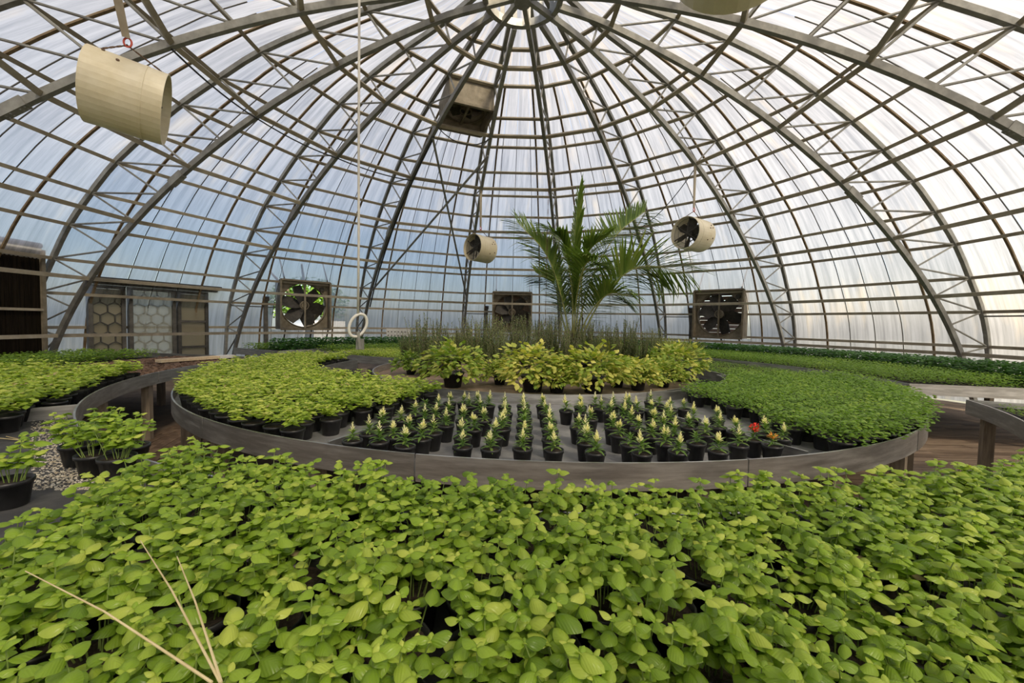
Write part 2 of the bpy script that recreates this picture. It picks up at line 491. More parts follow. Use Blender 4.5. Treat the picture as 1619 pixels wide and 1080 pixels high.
# floor and yard
fl = MB()
n = 48
fl.add([(DC.x + 10.42 * math.cos(2 * math.pi * k / n), DC.y + 10.42 * math.sin(2 * math.pi * k / n), z) for z in (-.0, -.12) for k in range(n)],
       [tuple(range(n)), tuple(range(2 * n - 1, n - 1, -1))] + [(k, k + n, (k + 1) % n + n, (k + 1) % n) for k in range(n)])
floor = obj('floor', fl, M_DIRT, kind='structure')
floor['label'] = 'brown earth and board floor of the greenhouse'
obj('ground', MB().box((0, 8, -.17), (150, 150, .08)), M_GROUND, kind='structure')['label'] = 'pale ground of the yard outside the dome'

CAMINV = camo.matrix_world.inverted()
def pix(p):
    v = CAMINV @ Vector(p)
    if v.z > -.05: return None
    return 809.5 + FPX * v.x / -v.z, 540 - FPX * v.y / -v.z
def in_view(p, m=60):
    q = pix(p)
    return q is not None and -m < q[0] < 1619 + m and -m < q[1] < 1080 + m * 2.5
ONES = 'zeroth first second third fourth fifth sixth seventh eighth ninth tenth eleventh twelfth thirteenth fourteenth fifteenth sixteenth seventeenth eighteenth nineteenth'.split()
TENS = {2: 'twenty', 3: 'thirty', 4: 'forty', 5: 'fifty'}
def nth(k):
    if k < 20: return ONES[k]
    return TENS[k // 10] + ' ' + ONES[k % 10] if k % 10 else TENS[k // 10][:-1] + 'ieth'
def label_rows(rows, fmt, one=None):
    """rows: {row: [things]}; each is named by its row from the viewer's side and its place from the left"""
    for n_, key in enumerate(sorted(rows), 1):
        for k, t in enumerate(sorted(rows[key], key=lambda o: pix(o.location)[0]), 1):
            t['label'] = fmt.format(pos=nth(k), row=nth(n_))

def polar(r, az, z=0.0):
    t = math.radians(az)
    return Vector((CC.x + r * math.sin(t), CC.y + r * math.cos(t), z))

# planks on the right-hand aisle, pavers on the left-hand aisle
pm = {}
for k, y in enumerate(np.arange(2.6, 7.2, .15)):
    x = 3.0 + RNG.uniform(-.5, .3)
    while x < 9.2:
        ln = RNG.choice([1.2, 1.6, 2.0])
        x1 = min(x + ln, 9.4)
        key = round(x1 - x, 2)
        if key not in pm:
            pm[key] = MB().box((0, 0, 0), (x1 - x - .006, .143, .03)).mesh('plank', M_PLANK)
        link('plank', pm[key], floor, T((x + x1) / 2, y, .012 + RNG.uniform(-.002, .002)))
        x = x1
bm_ = [MB().box((0, 0, 0), (.205, .098, .04)).mesh('paver', M_BRICK)]
cnt = 0
for r in np.arange(4.05, 6.4, .104):
    n_ = int(r * math.radians(62) / .212)
    for k in range(n_):
        az = -150 + 62 * (k + (.5 if int(r / .104) % 2 else 0)) / n_
        p = polar(r, az)
        if p.y < 2.0 or cnt >= 300 or (r > 5.2 and az > -105) or r < 4.25: continue
        cnt += 1
        link('paver', bm_[0], floor, T(p.x, p.y, -.005 + RNG.uniform(-.003, .004)) @ RZ(-math.radians(az) + RNG.uniform(-.03, .03)))

# ------------------------------------------------------------------ benches
ZT, ZD, ZB = .865, .765, .714          # rim top, deck, rim bottom

def sector(r0, r1, az0, az1, z0, z1, n):
    """solid ring sector; r0, r1 may be functions of the angle"""
    f0 = r0 if callable(r0) else (lambda a: r0); f1 = r1 if callable(r1) else (lambda a: r1)
    V = []; F = []
    for k in range(n + 1):
        a = az0 + (az1 - az0) * k / n
        V += [polar(f0(a), a, z0), polar(f1(a), a, z0), polar(f1(a), a, z1), polar(f0(a), a, z1)]
        if k:
            b = 4 * k
            for q in range(4):
                l = (q + 1) % 4
                F.append((b - 4 + q, b - 4 + l, b + l, b + q))
    F.append((0, 1, 2, 3)); F.append((4 * n + 3, 4 * n + 2, 4 * n + 1, 4 * n))
    return MB().add(V, F)

def rim(parent, rfun, az0, az1, step, side=1):
    f = rfun if callable(rfun) else (lambda a: rfun)
    k = max(1, round(abs(az1 - az0) / step)); d = (az1 - az0) / k; g = .06 * (1 if d > 0 else -1)
    for j in range(k):
        a0, a1 = az0 + d * j + g, az0 + d * (j + 1) - g
        obj('rim_panel', sector(lambda a: f(a) - .006 + .002 * (j % 2), lambda a: f(a) + .006 + .002 * (j % 2), a0, a1, ZB, ZT, max(3, int(abs(a1 - a0) / 2))), M_BAND, parent)

def end_rim(parent, az, r0, r1):
    p, q = polar(r0, az, (ZB + ZT) / 2), polar(r1, az, (ZB + ZT) / 2)
    obj('end_panel', MB().bar(p, q, .012, ZT - ZB), M_BAND, parent)

def legs(parent, spots, top=.735):
    for r, az in spots:
        p = polar(r, az)
        obj('leg', MB().box((0, 0, top / 2), (.085, .085, top)), M_WOOD, parent, T(p) @ RZ(-math.radians(az)))

def bench(label, az0, az1, r0, r1, rims, leg_spots, step=26, deck=None):
    b = thing('curved_bench', label, 'bench')
    obj('deck', sector(r0, r1, az0, az1, .735, ZD, max(4, int(abs(az1 - az0) / 3))), deck or M_DECK, b)
    f0 = r0 if callable(r0) else (lambda a: r0); f1 = r1 if callable(r1) else (lambda a: r1)
    if 'i' in rims: rim(b, f0, az0, az1, step)
    if 'o' in rims: rim(b, f1, az0, az1, step)
    if '0' in rims: end_rim(b, az0, f0(az0), f1(az0))
    if '1' in rims: end_rim(b, az1, f0(az1), f1(az1))
    legs(b, leg_spots)
    return b

# inner edge of the large round bench: hugs the herb bed in front, steps back at its arms
def cin(a):
    d = abs(a - 180)
    if d < 28: return 2.47
    return 2.47 + (min(d, 75) - 28) / 47 * (.78 if a > 180 else .35)
C0, C1 = 97.0, 284.0
cb = bench('large round bench with a sheet steel rim holding the flower pots in the middle', C0, C1, cin, 4.5, 'o01', [], 23.4)
rim(cb, cin, C0, 152, 28); rim(cb, cin, 208, C1, 26)
legs(cb, [(4.40, a) for a in (100, 104, 118, 130, 143, 157, 170, 186, 200, 214, 229, 236, 243, 250, 268, 282)] + [(3.0, a) for a in (105, 130, 230, 255, 281)])
for az in (198.0, 161.0):
    p, q = polar(2.55, az - (2 if az > 180 else -6), .815), polar(4.46, az, .815)
    obj('divider', MB().bar(p, q, .012, .10), M_BAND, cb)

bed = thing('round_bed', 'low round herb bed with a bare steel rim at the centre of the dome', 'planter bed')
obj('deck', MB().lathe([(.001, .70), (2.44, .70), (2.44, ZD), (.001, ZD)], 56, T(CC)), surf('bed_earth_liner', (.16, .11, .075), (.34, .26, .19), 3, .9, 0, .3), bed)
rim(bed, 2.452, 0, 360, 36)
legs(bed, [(2.3, a) for a in range(0, 360, 30)], .70)

bb = bench('curved bench behind the herb bed carrying pale seedlings and plug trays', -64, 95, 2.95, 4.85, 'io01',
           [(3.05, a) for a in (-62, -45, -20, 10, 40, 65, 92)] + [(4.75, a) for a in (-62, -45, -20, 10, 40, 65, 92)])
lb = bench('wide curved bench at the left full of bright basil and brown mulch', -132, -80, 5.08, 8.1, 'i01',
           [(5.16, a) for a in (-131, -119, -107, -95, -82)] + [(6.6, a) for a in (-125, -112, -100, -85)], 12.7, M_MAT)
ob = bench('long foreground bench covered with basil pots nearest the viewer', 138, 228, 5.08, 6.36, 'i',
           [(5.2, a) for a in (140, 152, 164, 176, 188, 200, 212, 224)] + [(6.25, a) for a in (140, 160, 200, 220)], deck=M_MAT)
rb = bench('curved bench at the far right edge with small pots, open to the plank aisle', 115.5, 137.6, 5.08, 7.6, 'i0',
           [(5.2, 117), (5.2, 127), (5.2, 136), (7.4, 118), (7.4, 134)])
wb = bench('long outer bench along the right wall with dense parsley flats', 8, 100.2, 5.25, 8.3, 'io01',
           [(5.35, a) for a in (12, 30, 50, 70, 85, 98)] + [(8.2, a) for a in (12, 30, 50, 70, 85, 98)] + [(6.9, 98.5)])
b1 = bench('outer bench under the left wall fan with dark green flats', -66, -8, 6.1, 7.7, 'i01',
           [(6.2, -64), (7.6, -64), (6.2, -35), (7.6, -35), (6.2, -10), (7.6, -10)])
b2 = bench('narrow bench in front of the left wall fan bench with low grey trays', -60, -8, 5.0, 5.95, 'io01',
           [(5.1, -58), (5.85, -58), (5.1, -33), (5.85, -33), (5.1, -10), (5.85, -10)])

# ------------------------------------------------------------------ leaf and plant builders
def leaf_grid(L, W, nl, nw, cup=.25, droop=.25, shape=1.0, fold=0.0):
    V = []; UV = []; F = []
    for i in range(nl + 1):
        t = i / nl
        w = W / 2 * max(.03, math.sin(math.pi * min(1, t ** (.80 * shape))) ** (.62 if shape == 1 else .8))
        if i == nl: w = W * .01
        for j in range(nw + 1):
            s = -1 + 2 * j / nw
            x = t * L; y = s * w
            z = -droop * L * t * t + .10 * L * math.sin(math.pi * t) - cup * W * (s * w / (W / 2)) ** 2 + fold * abs(s) * w
            V.append((x, y, z)); UV.append((t, s * w / (W / 2)))
    for i in range(nl):
        for j in range(nw):
            a = i * (nw + 1) + j
            F.append((a, a + nw + 1, a + nw + 2, a + 1))
    return np.array(V), UV, F

def build_leaves(name, items, geo, mat, extra=None):
    """items: (4x4 matrix, tint); geo: list of (V, UV, F); one mesh of all leaves"""
    VV = []; FF = []; UVs = []; TT = []; b = 0
    for k, (M, tint) in enumerate(items):
        V, UV, F = geo[k % len(geo)]
        A = np.array(M)
        VV.append(V @ A[:3, :3].T + A[:3, 3]); FF += [tuple(i + b for i in f) for f in F]
        UVs += UV; TT += [tint] * len(V); b += len(V)
    VV = np.concatenate(VV)
    me = bpy.data.meshes.new(name); me.from_pydata(VV.tolist(), [], FF); me.materials.append(mat)
    ul = me.uv_layers.new(name='UVMap')
    idx = np.zeros(len(me.loops), int); me.loops.foreach_get('vertex_index', idx)
    ul.data.foreach_set('uv', np.array(UVs, float)[idx].ravel())
    at = me.attributes.new('tint', 'FLOAT', 'POINT'); at.data.foreach_set('value', np.array(TT, np.float32))
    me.shade_smooth(); me.update()
    return me

def leaf_M(p, az, el, roll, s):
    return Matrix.Translation(p) @ Matrix.Rotation(az, 4, 'Z') @ Matrix.Rotation(-el, 4, 'Y') @ Matrix.Rotation(roll, 4, 'X') @ Matrix.Scale(s, 4)

def basil_clump(rng, nst, hmin, hmax, spread, lmin, lmax, nodes=3, dry=.02):
    """stems and leaves of one pot of basil, soil level at z=0"""
    stems = []; leaves = []
    for k in range(nst):
        a = rng.uniform(0, 2 * math.pi); rad = spread * math.sqrt(rng.random())
        b = Vector((math.cos(a), math.sin(a), 0)) * (rad * .45)
        h = rng.uniform(hmin, hmax)
        top = Vector((math.cos(a), math.sin(a), 0)) * rad + Vector((rng.uniform(-.01, .01), rng.uniform(-.01, .01), h))
        mid = b.lerp(top, .5) + Vector((rng.uniform(-.008, .008), rng.uniform(-.008, .008), .01))
        stems.append([b, mid, top])
        t0 = rng.uniform(0, math.pi)
        for nd in range(nodes):
            f = 1 - nd / nodes * .62
            p = b.lerp(mid, f * 2) if f < .5 else mid.lerp(top, f * 2 - 1)
            az = t0 + nd * math.pi / 2
            for sgn in (0, math.pi):
                s = rng.uniform(lmin, lmax) * (1.0 if nd else .9)
                el = rng.uniform(.02, .45) if nd else rng.uniform(.15, .65)
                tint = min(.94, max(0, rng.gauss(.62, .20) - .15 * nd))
                if rng.random() < dry: tint = .99; s *= .7
                leaves.append((leaf_M(p, az + sgn + rng.uniform(-.35, .35), el, rng.uniform(-.35, .35), s), tint))
        for q in range(2):
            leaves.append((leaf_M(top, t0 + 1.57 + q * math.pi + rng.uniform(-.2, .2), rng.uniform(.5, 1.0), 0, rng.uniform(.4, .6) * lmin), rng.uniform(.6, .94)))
    return stems, leaves

HI = [leaf_grid(1, w, 8, 4, c, d) for w, c, d in ((.80, .40, .34), (.74, .48, .50), (.86, .34, .24), (.78, .44, .62))]
LO = [leaf_grid(1, w, 3, 2, c, d) for w, c, d in ((.74, .24, .30), (.68, .3, .42), (.8, .2, .2))]
TINY = [leaf_grid(1, w, 2, 2, c, d) for w, c, d in ((.8, .2, .3), (.7, .25, .4))]

def stems_mb(stems, r=.0017):
    mb = MB()
    for s in stems: mb.tube(s, [r * 1.15, r, r * .8], 4)
    return mb

def pot_meshes(d, h, tag):
    r = d / 2
    p = MB().lathe([(r * .70, 0), (r * .72, .002), (r * .93, h * .84), (r * 1.0, h * .85), (r * 1.0, h), (r * .94, h), (r * .88, h * .80)], 18)
    p.disc(r * .70, 0.0005, 18)
    s = MB().disc(r * .90, h * .86, 18)
    return p.mesh('pot', M_POT, True), s.mesh('soil', M_SOIL), h * .86

rg = random.Random(5)
def make_kinds(n, fn): return [fn(i) for i in range(n)]

# near basil: separate leaf pieces; mid and far basil: one crown each
near_pot, near_soil, near_h = pot_meshes(.155, .115, 'near')
NEAR = [basil_clump(rg, 12, .07, .185, .098, .028, .050, 3, .006) for _ in range(7)]
NEAR_ST = [stems_mb(s).mesh('stems', M_STEM) for s, l in NEAR]
NEAR_ALL = [build_leaves('foliage', l, HI, M_BASIL) for s, l in NEAR]
LEAFM = []
for g in HI:
    row = []
    for tint in (.25, .45, .6, .75, .9, .99):
        row.append((tint, build_leaves('leaf', [(Matrix.Identity(4), tint)], [g], M_BASIL)))
    LEAFM.append(row)
def nearest_tint(row, t): return min(row, key=lambda q: abs(q[0] - t))[1]

def place_basil_near(p, k, rot, sc, label, group, as_pieces):
    t = thing('basil_pot', label, 'potted plant', T(p) @ RZ(rot), group)
    link('pot', near_pot, t); link('soil', near_soil, t)
    M = T(0, 0, near_h) @ Matrix.Scale(sc, 4)
    link('stems', NEAR_ST[k], t, M)
    if as_pieces:
        for j, (ml, tint) in enumerate(NEAR[k][1]):
            link('leaf', nearest_tint(LEAFM[j % 4], tint), t, M @ ml)
    else:
        link('foliage', NEAR_ALL[k], t, M)
    return t

def hexfill(r0, r1, a0, a1, d, jit, rng):
    out = []; r = r0; row = 0
    while r <= r1 + 1e-6:
        st = math.degrees(d / r); a = a0 + (st / 2 if row % 2 else 0)
        while a <= a1:
            out.append((r + rng.uniform(-jit, jit), a + math.degrees(rng.uniform(-jit, jit) / r), row))
            a += st
        r += d * .88; row += 1
    return out

rp_ = random.Random(21)
spots = []
for r, a, row in hexfill(5.18, 6.30, 139, 208, .166, .016, rp_):
    p = polar(r, a, ZD)
    if not in_view(p + Vector((0, 0, .22)), 900): continue
    if p.y < .30 or p.y < abs(p.x) * .22 or math.hypot(p.x, p.y) < .42: continue
    if p.x < -1.50 + max(0, (1.25 - p.y)) * .55: continue
    if p.x > 1.25 and abs(p.y - (.22 + .52 * p.x)) < .06: continue
    spots.append((p, row))
spots.sort(key=lambda q: q[0].x ** 2 + q[0].y ** 2)
rows = {}
for j, (p, row) in enumerate(spots[:300]):
    t = place_basil_near(p, rp_.randrange(7), rp_.uniform(0, 6.28), rp_.uniform(.82, 1.03),
                     'pot of large leaved basil in the dense crowd on the foreground bench', 'basil pots on the foreground bench', j < 70)
    rows.setdefault(row, []).append(t)
label_rows(rows, 'large leaved basil pot, {pos} from left in {row} row from rear of foreground bench')
print('foreground basil', len(spots))
# loose pots on the left end of the foreground bench
for px, py, w_ in ((124, 735, 'leftmost'), (150, 752, 'second from left'), (186, 757, 'front right'), (210, 736, 'rightmost'), (168, 722, 'rearmost')):
    place_basil_near(PZ(px, py, ZD), rp_.randrange(7), rp_.uniform(0, 6), 1.05, 'basil pot, %s in the small cluster beside the spilled perlite' % w_, 'basil cluster beside the perlite', True)
place_basil_near(PZ(15, 800, ZD), 2, .4, 1.1, 'lone basil pot cut by the left edge beside the spilled perlite', None, True)

# mid distance basil: the nearest pots one by one, the rest of each bed as one mass
mid_pot, mid_soil, mid_h = pot_meshes(.15, .115, 'mid')
rg = random.Random(8)
MIDL = [basil_clump(rg, 13, .05, .135, .105, .030, .048, 3, .01)[1] for _ in range(6)]
MID = [build_leaves('foliage', l, LO, M_BASILY) for l in MIDL]
def place_mid(name, p, me, label, group, rng, sc=1.0):
    t = thing(name, label, 'potted plant', T(p) @ RZ(rng.uniform(0, 6.28)), group)
    link('pot', mid_pot, t); link('soil', mid_soil, t)
    link('foliage', me, t, T(0, 0, mid_h) @ Matrix.Scale(sc, 4))
    return t
rq = random.Random(31)
def basil_bed(cells, keep, label, group, fmt, stuff_label, big=1.0):
    cells.sort(key=lambda c: c[0].x ** 2 + c[0].y ** 2)
    rows = {}
    for p, row in cells[:keep]:
        rows.setdefault(row, []).append(place_mid('basil_pot', p, rq.choice(MID), label, group, rq, rq.uniform(.95, 1.2) * big))
    label_rows(rows, fmt)
    items = []; pots = MB(); R = .075; h = .115
    for p, row in cells[keep:]:
        M = T(p) @ RZ(rq.uniform(0, 6.28)) @ T(0, 0, mid_h) @ Matrix.Scale(rq.uniform(.95, 1.2) * big, 4)
        items += [(M @ ml, tint) for ml, tint in rq.choice(MIDL)]
        pots.lathe([(R * .7, 0), (R * .93, h * .84), (R, h * .85), (R, h), (R * .9, h * .9), (.001, h * .86)], 8, T(p))
    o = link('basil_bed', build_leaves('basil_bed', items, LO, M_BASILY)); o['kind'] = 'stuff'; o['label'] = stuff_label; o['category'] = 'basil'
    q = obj('pots', pots, M_POT, o); q['kind'] = 'stuff'
cells = []
for r, a, row in hexfill(2.75, 4.385, 200.5, 283, .185, .015, rq):
    if r < cin(a) + .10 or a < 203 - (4.4 - r): continue
    cells.append((polar(r, a, ZD), -row))
basil_bed(cells, 44, 'young yellow green basil pot near the front rim of the round bench', 'young basil on the round bench',
          'young yellow green basil pot, {pos} from left in {row} row behind round bench rim', 'mass of young yellow green basil filling the left half of the round bench')
cells = []
for r, a, row in hexfill(5.22, 7.9, -141, -107.5, .195, .02, rq):
    p = polar(r, a, ZD)
    if a < -131.5 and (r > 6.9 or r < 5.2 + (-131.5 - a) * .035 or a < -140.5 + (r - 5.2) * -2): continue
    if in_view(p + Vector((0, 0, .2)), 80): cells.append((p, row))
basil_bed(cells, 20, 'bright basil pot at the near end of the wide left bench', 'basil pots on the left bench',
          'bright basil pot, {pos} from left in {row} row from aisle on left bench', 'mass of bright basil filling the wide bench at the left', 1.18)

# parsley pots on the right half of the round bench
def fine_clump(rng, n, rad, h0, h1, l0, l1, tmean=.5, el=(.0, .7)):
    items = []
    for k in range(n):
        a = rng.uniform(0, 6.283); r = rad * math.sqrt(rng.random())
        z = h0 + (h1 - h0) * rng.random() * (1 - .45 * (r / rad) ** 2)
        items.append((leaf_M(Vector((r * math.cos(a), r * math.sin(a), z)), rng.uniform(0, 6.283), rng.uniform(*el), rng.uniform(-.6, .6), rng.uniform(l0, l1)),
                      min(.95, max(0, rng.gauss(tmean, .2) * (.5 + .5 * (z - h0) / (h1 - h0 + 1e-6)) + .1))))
    return items
rg = random.Random(9)
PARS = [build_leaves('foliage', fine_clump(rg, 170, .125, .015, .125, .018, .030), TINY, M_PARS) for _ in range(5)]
rows = {}
for r, a, row in hexfill(2.73, 4.41, 99, 158, .19, .015, rq):
    if r < cin(a) + .1 or a > 158 - (4.42 - r) * 7: continue
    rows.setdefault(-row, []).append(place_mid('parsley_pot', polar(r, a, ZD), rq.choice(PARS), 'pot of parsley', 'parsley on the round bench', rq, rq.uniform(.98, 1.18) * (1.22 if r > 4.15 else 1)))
label_rows(rows, 'fine leaved parsley pot, {pos} from left in {row} row behind round bench rim')

# celosia pots: surveyed one by one
cel_pot, cel_soil, cel_h = pot_meshes(.117, .115, 'cel')
LANCE = [leaf_grid(1, .30, 4, 2, .15, .30, 1.1), leaf_grid(1, .26, 4, 2, .15, .45, 1.1)]
rg = random.Random(14)
def rosette(rng, n=26):
    items = []
    for k in range(n):
        f = k / n; a = k * 2.4 + rng.uniform(-.3, .3)
        items.append((leaf_M(Vector((0, 0, .012 + .05 * f)), a, .25 + .75 * f + rng.uniform(-.2, .2), 0, rng.uniform(.040, .058) * (1.1 - .35 * f)), rng.uniform(.2, .9)))
    return items
def plume(rng, n, hh):
    items = []
    for c in range(n):
        b = Vector((rng.uniform(-.011, .011), rng.uniform(-.011, .011), .055)) if n > 1 else Vector((0, 0, .055))
        hc = hh * (1 if c == 0 else rng.uniform(.55, .85))
        for k in range(16):
            f = k / 16
            items.append((leaf_M(b + Vector((0, 0, hc * f * .72)), k * 2.4, .75 + .55 * f, 0, .021 * (1.35 - .85 * f)), rng.uniform(.1, .9)))
    return items
ROS = [build_leaves('foliage', rosette(rg), LANCE, M_CELL) for _ in range(4)]
PETAL = [leaf_grid(1, .42, 2, 2, .2, .1)]
PLU = [build_leaves('plume', plume(rg, n_, h_), PETAL, M_PLUME) for n_, h_ in ((1, .085), (2, .075), (3, .07), (2, .085), (3, .065))]
PLUR = build_leaves('flower', fine_clump(rg, 60, .022, .05, .09, .014, .022, .5, (.2, 1.3)), PETAL, M_PLUMER)
PLUO = build_leaves('flower', fine_clump(rg, 50, .022, .05, .08, .014, .022, .5, (.2, 1.3)), PETAL, M_PLUMEO)
celA = [(70, 450), (195, 398), (268, 455), (290, 335), (367, 418), (450, 488), (480, 372), (570, 435), (652, 392), (742, 337), (420, 300), (520, 258), (592, 303),
        (667, 277), (860, 492), (865, 303), (940, 367), (1012, 300), (762, 248), (690, 205), (610, 215), (1060, 505), (1085, 425), (1143, 362), (1152, 308), (1165, 252),
        (1160, 200), (1285, 503), (1300, 415), (1300, 348), (1300, 292), (1300, 243), (1292, 195), (1508, 512), (1488, 440), (1482, 372), (1478, 310), (1452, 250), (1430, 198),
        (1597, 232), (770, 175), (848, 175), (905, 200), (955, 175), (985, 235), (1045, 195), (860, 420)]
celB = [(185, 530), (118, 462), (112, 388), (62, 352), (150, 293), (80, 252), (80, 203), (515, 538), (430, 475), (352, 408), (308, 358), (290, 252), (225, 217), (310, 195),
        (182, 195), (380, 280), (432, 315), (490, 365), (482, 235), (372, 205), (420, 180), (585, 415), (682, 468), (742, 412), (668, 362), (600, 322), (775, 528), (902, 465),
        (850, 350), (722, 302), (690, 262), (722, 222), (570, 235), (577, 170), (640, 190), (815, 220), (882, 295), (968, 402), (1057, 522), (1202, 480), (1060, 352), (1050, 290),
        (1182, 385), (1310, 440), (1442, 482), (1390, 395), (1512, 430)]
cel = [(540 + x / 4.497, 600 + y / 4.497) for x, y in celA] + [(900 + x / 4.497, 600 + y / 4.497) for x, y in celB]
placed = []; rows = {}
rc = random.Random(4)
red_i, or_i = len(celA) + 43, len(celA) + 44
for i, (px, py) in enumerate(cel):
    p = PZ(px, py, ZD + .10); p.z = ZD
    for q in placed:                                  # neighbours touch but never overlap
        d = Vector((p.x - q.x, p.y - q.y, 0))
        if d.length < .121:
            d = d.normalized() if d.length > 1e-4 else Vector((0, 1, 0))
            p = Vector((q.x, q.y, 0)) + d * .121; p.z = ZD
    if (p - Vector((CC.x, CC.y, ZD))).length > 4.42: p = Vector((CC.x, CC.y, ZD)) + (p - Vector((CC.x, CC.y, ZD))).normalized() * 4.42
    placed.append(p)
    if i == red_i: lab, grp = 'celosia pot with a bright red flower at the right end of the flower rows', None
    elif i == or_i: lab, grp = 'celosia pot with an orange flower next to the red one', None
    else: lab, grp = 'small black pot of celosia with pale yellow plumes on the steel rimmed bench', 'yellow celosia pots'
    t = thing('celosia_pot', lab, 'potted plant', T(p) @ RZ(rc.uniform(0, 6.28)), grp)
    if grp: rows.setdefault(int((4.52 - math.hypot(p.x - CC.x, p.y - CC.y)) / .21), []).append(t)
    link('pot', cel_pot, t); link('soil', cel_soil, t)
    Mx = T(0, 0, cel_h) @ Matrix.Scale(rc.uniform(1.02, 1.28), 4)
    link('foliage', rc.choice(ROS), t, Mx)
    if i == red_i: link('flower', PLUR, t, Mx)
    elif i == or_i: link('flower', PLUO, t, Mx)
    elif rc.random() < .93: link('plume', rc.choice(PLU), t, Mx)

label_rows(rows, 'yellow plumed celosia in black pot, {pos} from left in {row} row behind steel rim')

# flats on the outer and rear benches
tray = MB()
for sx, sy, wx, wy in ((0, -.135, .54, .008), (0, .135, .54, .008), (-.266, 0, .008, .27), (.266, 0, .008, .27)):
    tray.box((sx, sy, .03), (wx, wy, .06))
tray.box((0, 0, .006), (.53, .27, .012))
tray_me = tray.mesh('tray', M_POT)
tsoil_me = MB().box((0, 0, .03), (.525, .262, .04)).mesh('soil', M_SOIL)
def flat_foliage(rng, n, h0, h1, l0, l1, mat, tmean, cells=None, geo=TINY):
    items = []
    for k in range(n):
        if cells:
            cx, cy = cells
            x = (rng.randrange(cx) + .5) / cx * .52 - .26 + rng.uniform(-.012, .012); y = (rng.randrange(cy) + .5) / cy * .26 - .13 + rng.uniform(-.012, .012)
        else:
            x = rng.uniform(-.28, .28); y = rng.uniform(-.15, .15)
        z = .05 + h0 + (h1 - h0) * rng.random()
        items.append((leaf_M(Vector((x, y, z)), rng.uniform(0, 6.283), rng.uniform(0, .7), rng.uniform(-.5, .5), rng.uniform(l0, l1)), min(.95, max(0, rng.gauss(tmean, .2)))))
    return build_leaves('foliage', items, geo, mat)
rg = random.Random(17)
FL_P = [flat_foliage(rg, 360, .02, .18, .022, .040, M_PARS, .55) for _ in range(4)]
FL_D = [flat_foliage(rg, 230, .04, .30, .05, .085, M_DGREEN, .5, geo=LO) for _ in range(4)]
FL_Y = [flat_foliage(rg, 260, .02, .13, .025, .045, M_BASILY, .6) for _ in range(3)]
FL_S = [flat_foliage(rg, 230, .0, .05, .018, .028, M_PARS, .6, (12, 6)) for _ in range(3)]
FL_B = [flat_foliage(rg, 300, .03, .17, .03, .05, M_BASIL, .25) for _ in range(3)]
def flats(b, r0, r1, a0, a1, pick, name, label_of, group_of, rng, dr=.29, da=.56):
    r = r0; rows = {}
    while r <= r1:
        st = math.degrees(da / r); a = a0 + st / 2
        while a <= a1 - st * .4:
            me, key = pick(r, a)
            if me is not None and in_view(polar(r, a, ZD + .1), 40):
                t = thing(name, label_of(key), 'plant tray', T(polar(r, a, ZD)) @ RZ(-math.radians(a) + rng.uniform(-.02, .02)), group_of(key))
                rows.setdefault(round(r, 2), []).append(t)
                link('tray', tray_me, t); link('soil', tsoil_me, t)
                link('foliage', me, t, RZ(math.pi * rng.randrange(2)))
            a += st
        r += dr
    for n_, key in enumerate(sorted(rows), 1):
        for k, t in enumerate(sorted(rows[key], key=lambda o: pix(o.location)[0]), 1):
            t['label'] = '%s, %s from left in %s row' % (t['label'], nth(k), nth(n_))
WL = {'p': 'bright parsley flat on right wall bench', 'd': 'dark broad leaved flat behind right wall parsley'}
flats(wb, 5.44, 7.0, 12, 99.5, lambda r, a: (rq.choice(FL_P), 'p'), 'herb_flat', lambda k: WL[k], lambda k: 'parsley flats on the right wall bench', rq)
flats(wb, 7.2, 8.2, 12, 99.5, lambda r, a: (rq.choice(FL_D), 'd'), 'herb_flat', lambda k: WL[k], lambda k: 'dark flats on the right wall bench', rq)
flats(bb, 3.13, 4.8, 38, 94.5, lambda r, a: (rq.choice(FL_S), 's'), 'plug_tray', lambda k: 'plug tray of seedlings right behind herb bed', lambda k: 'plug trays on the rear bench', rq)
flats(bb, 3.13, 4.8, -63.5, 37, lambda r, a: (rq.choice(FL_Y), 'y'), 'herb_flat', lambda k: 'yellow green flat on bench behind herb bed', lambda k: 'yellow green flats on the rear bench', rq)
flats(b1, 6.27, 7.6, -65, -9, lambda r, a: (rq.choice(FL_D if r < 6.6 else FL_B), 'b'), 'herb_flat', lambda k: 'dark green flat under left wall fan', lambda k: 'dark flats under the left wall fan', rq)
flats(b2, 5.16, 5.85, -59, -9, lambda r, a: (rq.choice(FL_B), 'b'), 'herb_flat', lambda k: 'low green flat before left wall fan', lambda k: 'low flats before the left wall fan', rq)
flats(lb, 7.0, 8.0, -106, -82, lambda r, a: (rq.choice(FL_B), 'b'), 'herb_flat', lambda k: 'dark green flat before honeycomb door', lambda k: 'dark flats before the door', rq)
flats(rb, 5.35, 7.4, 117, 137, lambda r, a: (rq.choice(FL_S), 's'), 'plug_tray', lambda k: 'dusty seedling plug tray at right edge', lambda k: 'plug trays at the right edge', rq)

# bark mulch on the left bench, perlite and straw litter on the foreground bench
def crumbs(name, n, where, size, mat, label, cat):
    mb = MB(); rr2 = random.Random(77)
    for k in range(n):
        p = where(rr2); s = rr2.uniform(*size)
        M = (Matrix.Rotation(rr2.uniform(0, 6.28), 3, 'Z') @ Matrix.Rotation(rr2.uniform(-.5, .5), 3, 'X'))
        mb.box(p + Vector((0, 0, s * .25)), (s * 1.6, s, s * .5), M)
    o = obj(name, mb, mat); o['kind'] = 'stuff'; o['label'] = label; o['category'] = cat
    return o
bmu = crumbs('bark_mulch', 5200, lambda q: polar(q.uniform(5.14, 6.80), q.uniform(-106.5, -81), ZD + .03 + .035 * q.random()), (.014, .034), M_MULCH, 'brown bark mulch spread on the left bench beside the basil', 'mulch')
obj('mulch_layer', sector(5.10, 6.84, -107, -80.6, ZD, ZD + .035, 12), M_MULCH, bmu, kind='stuff')
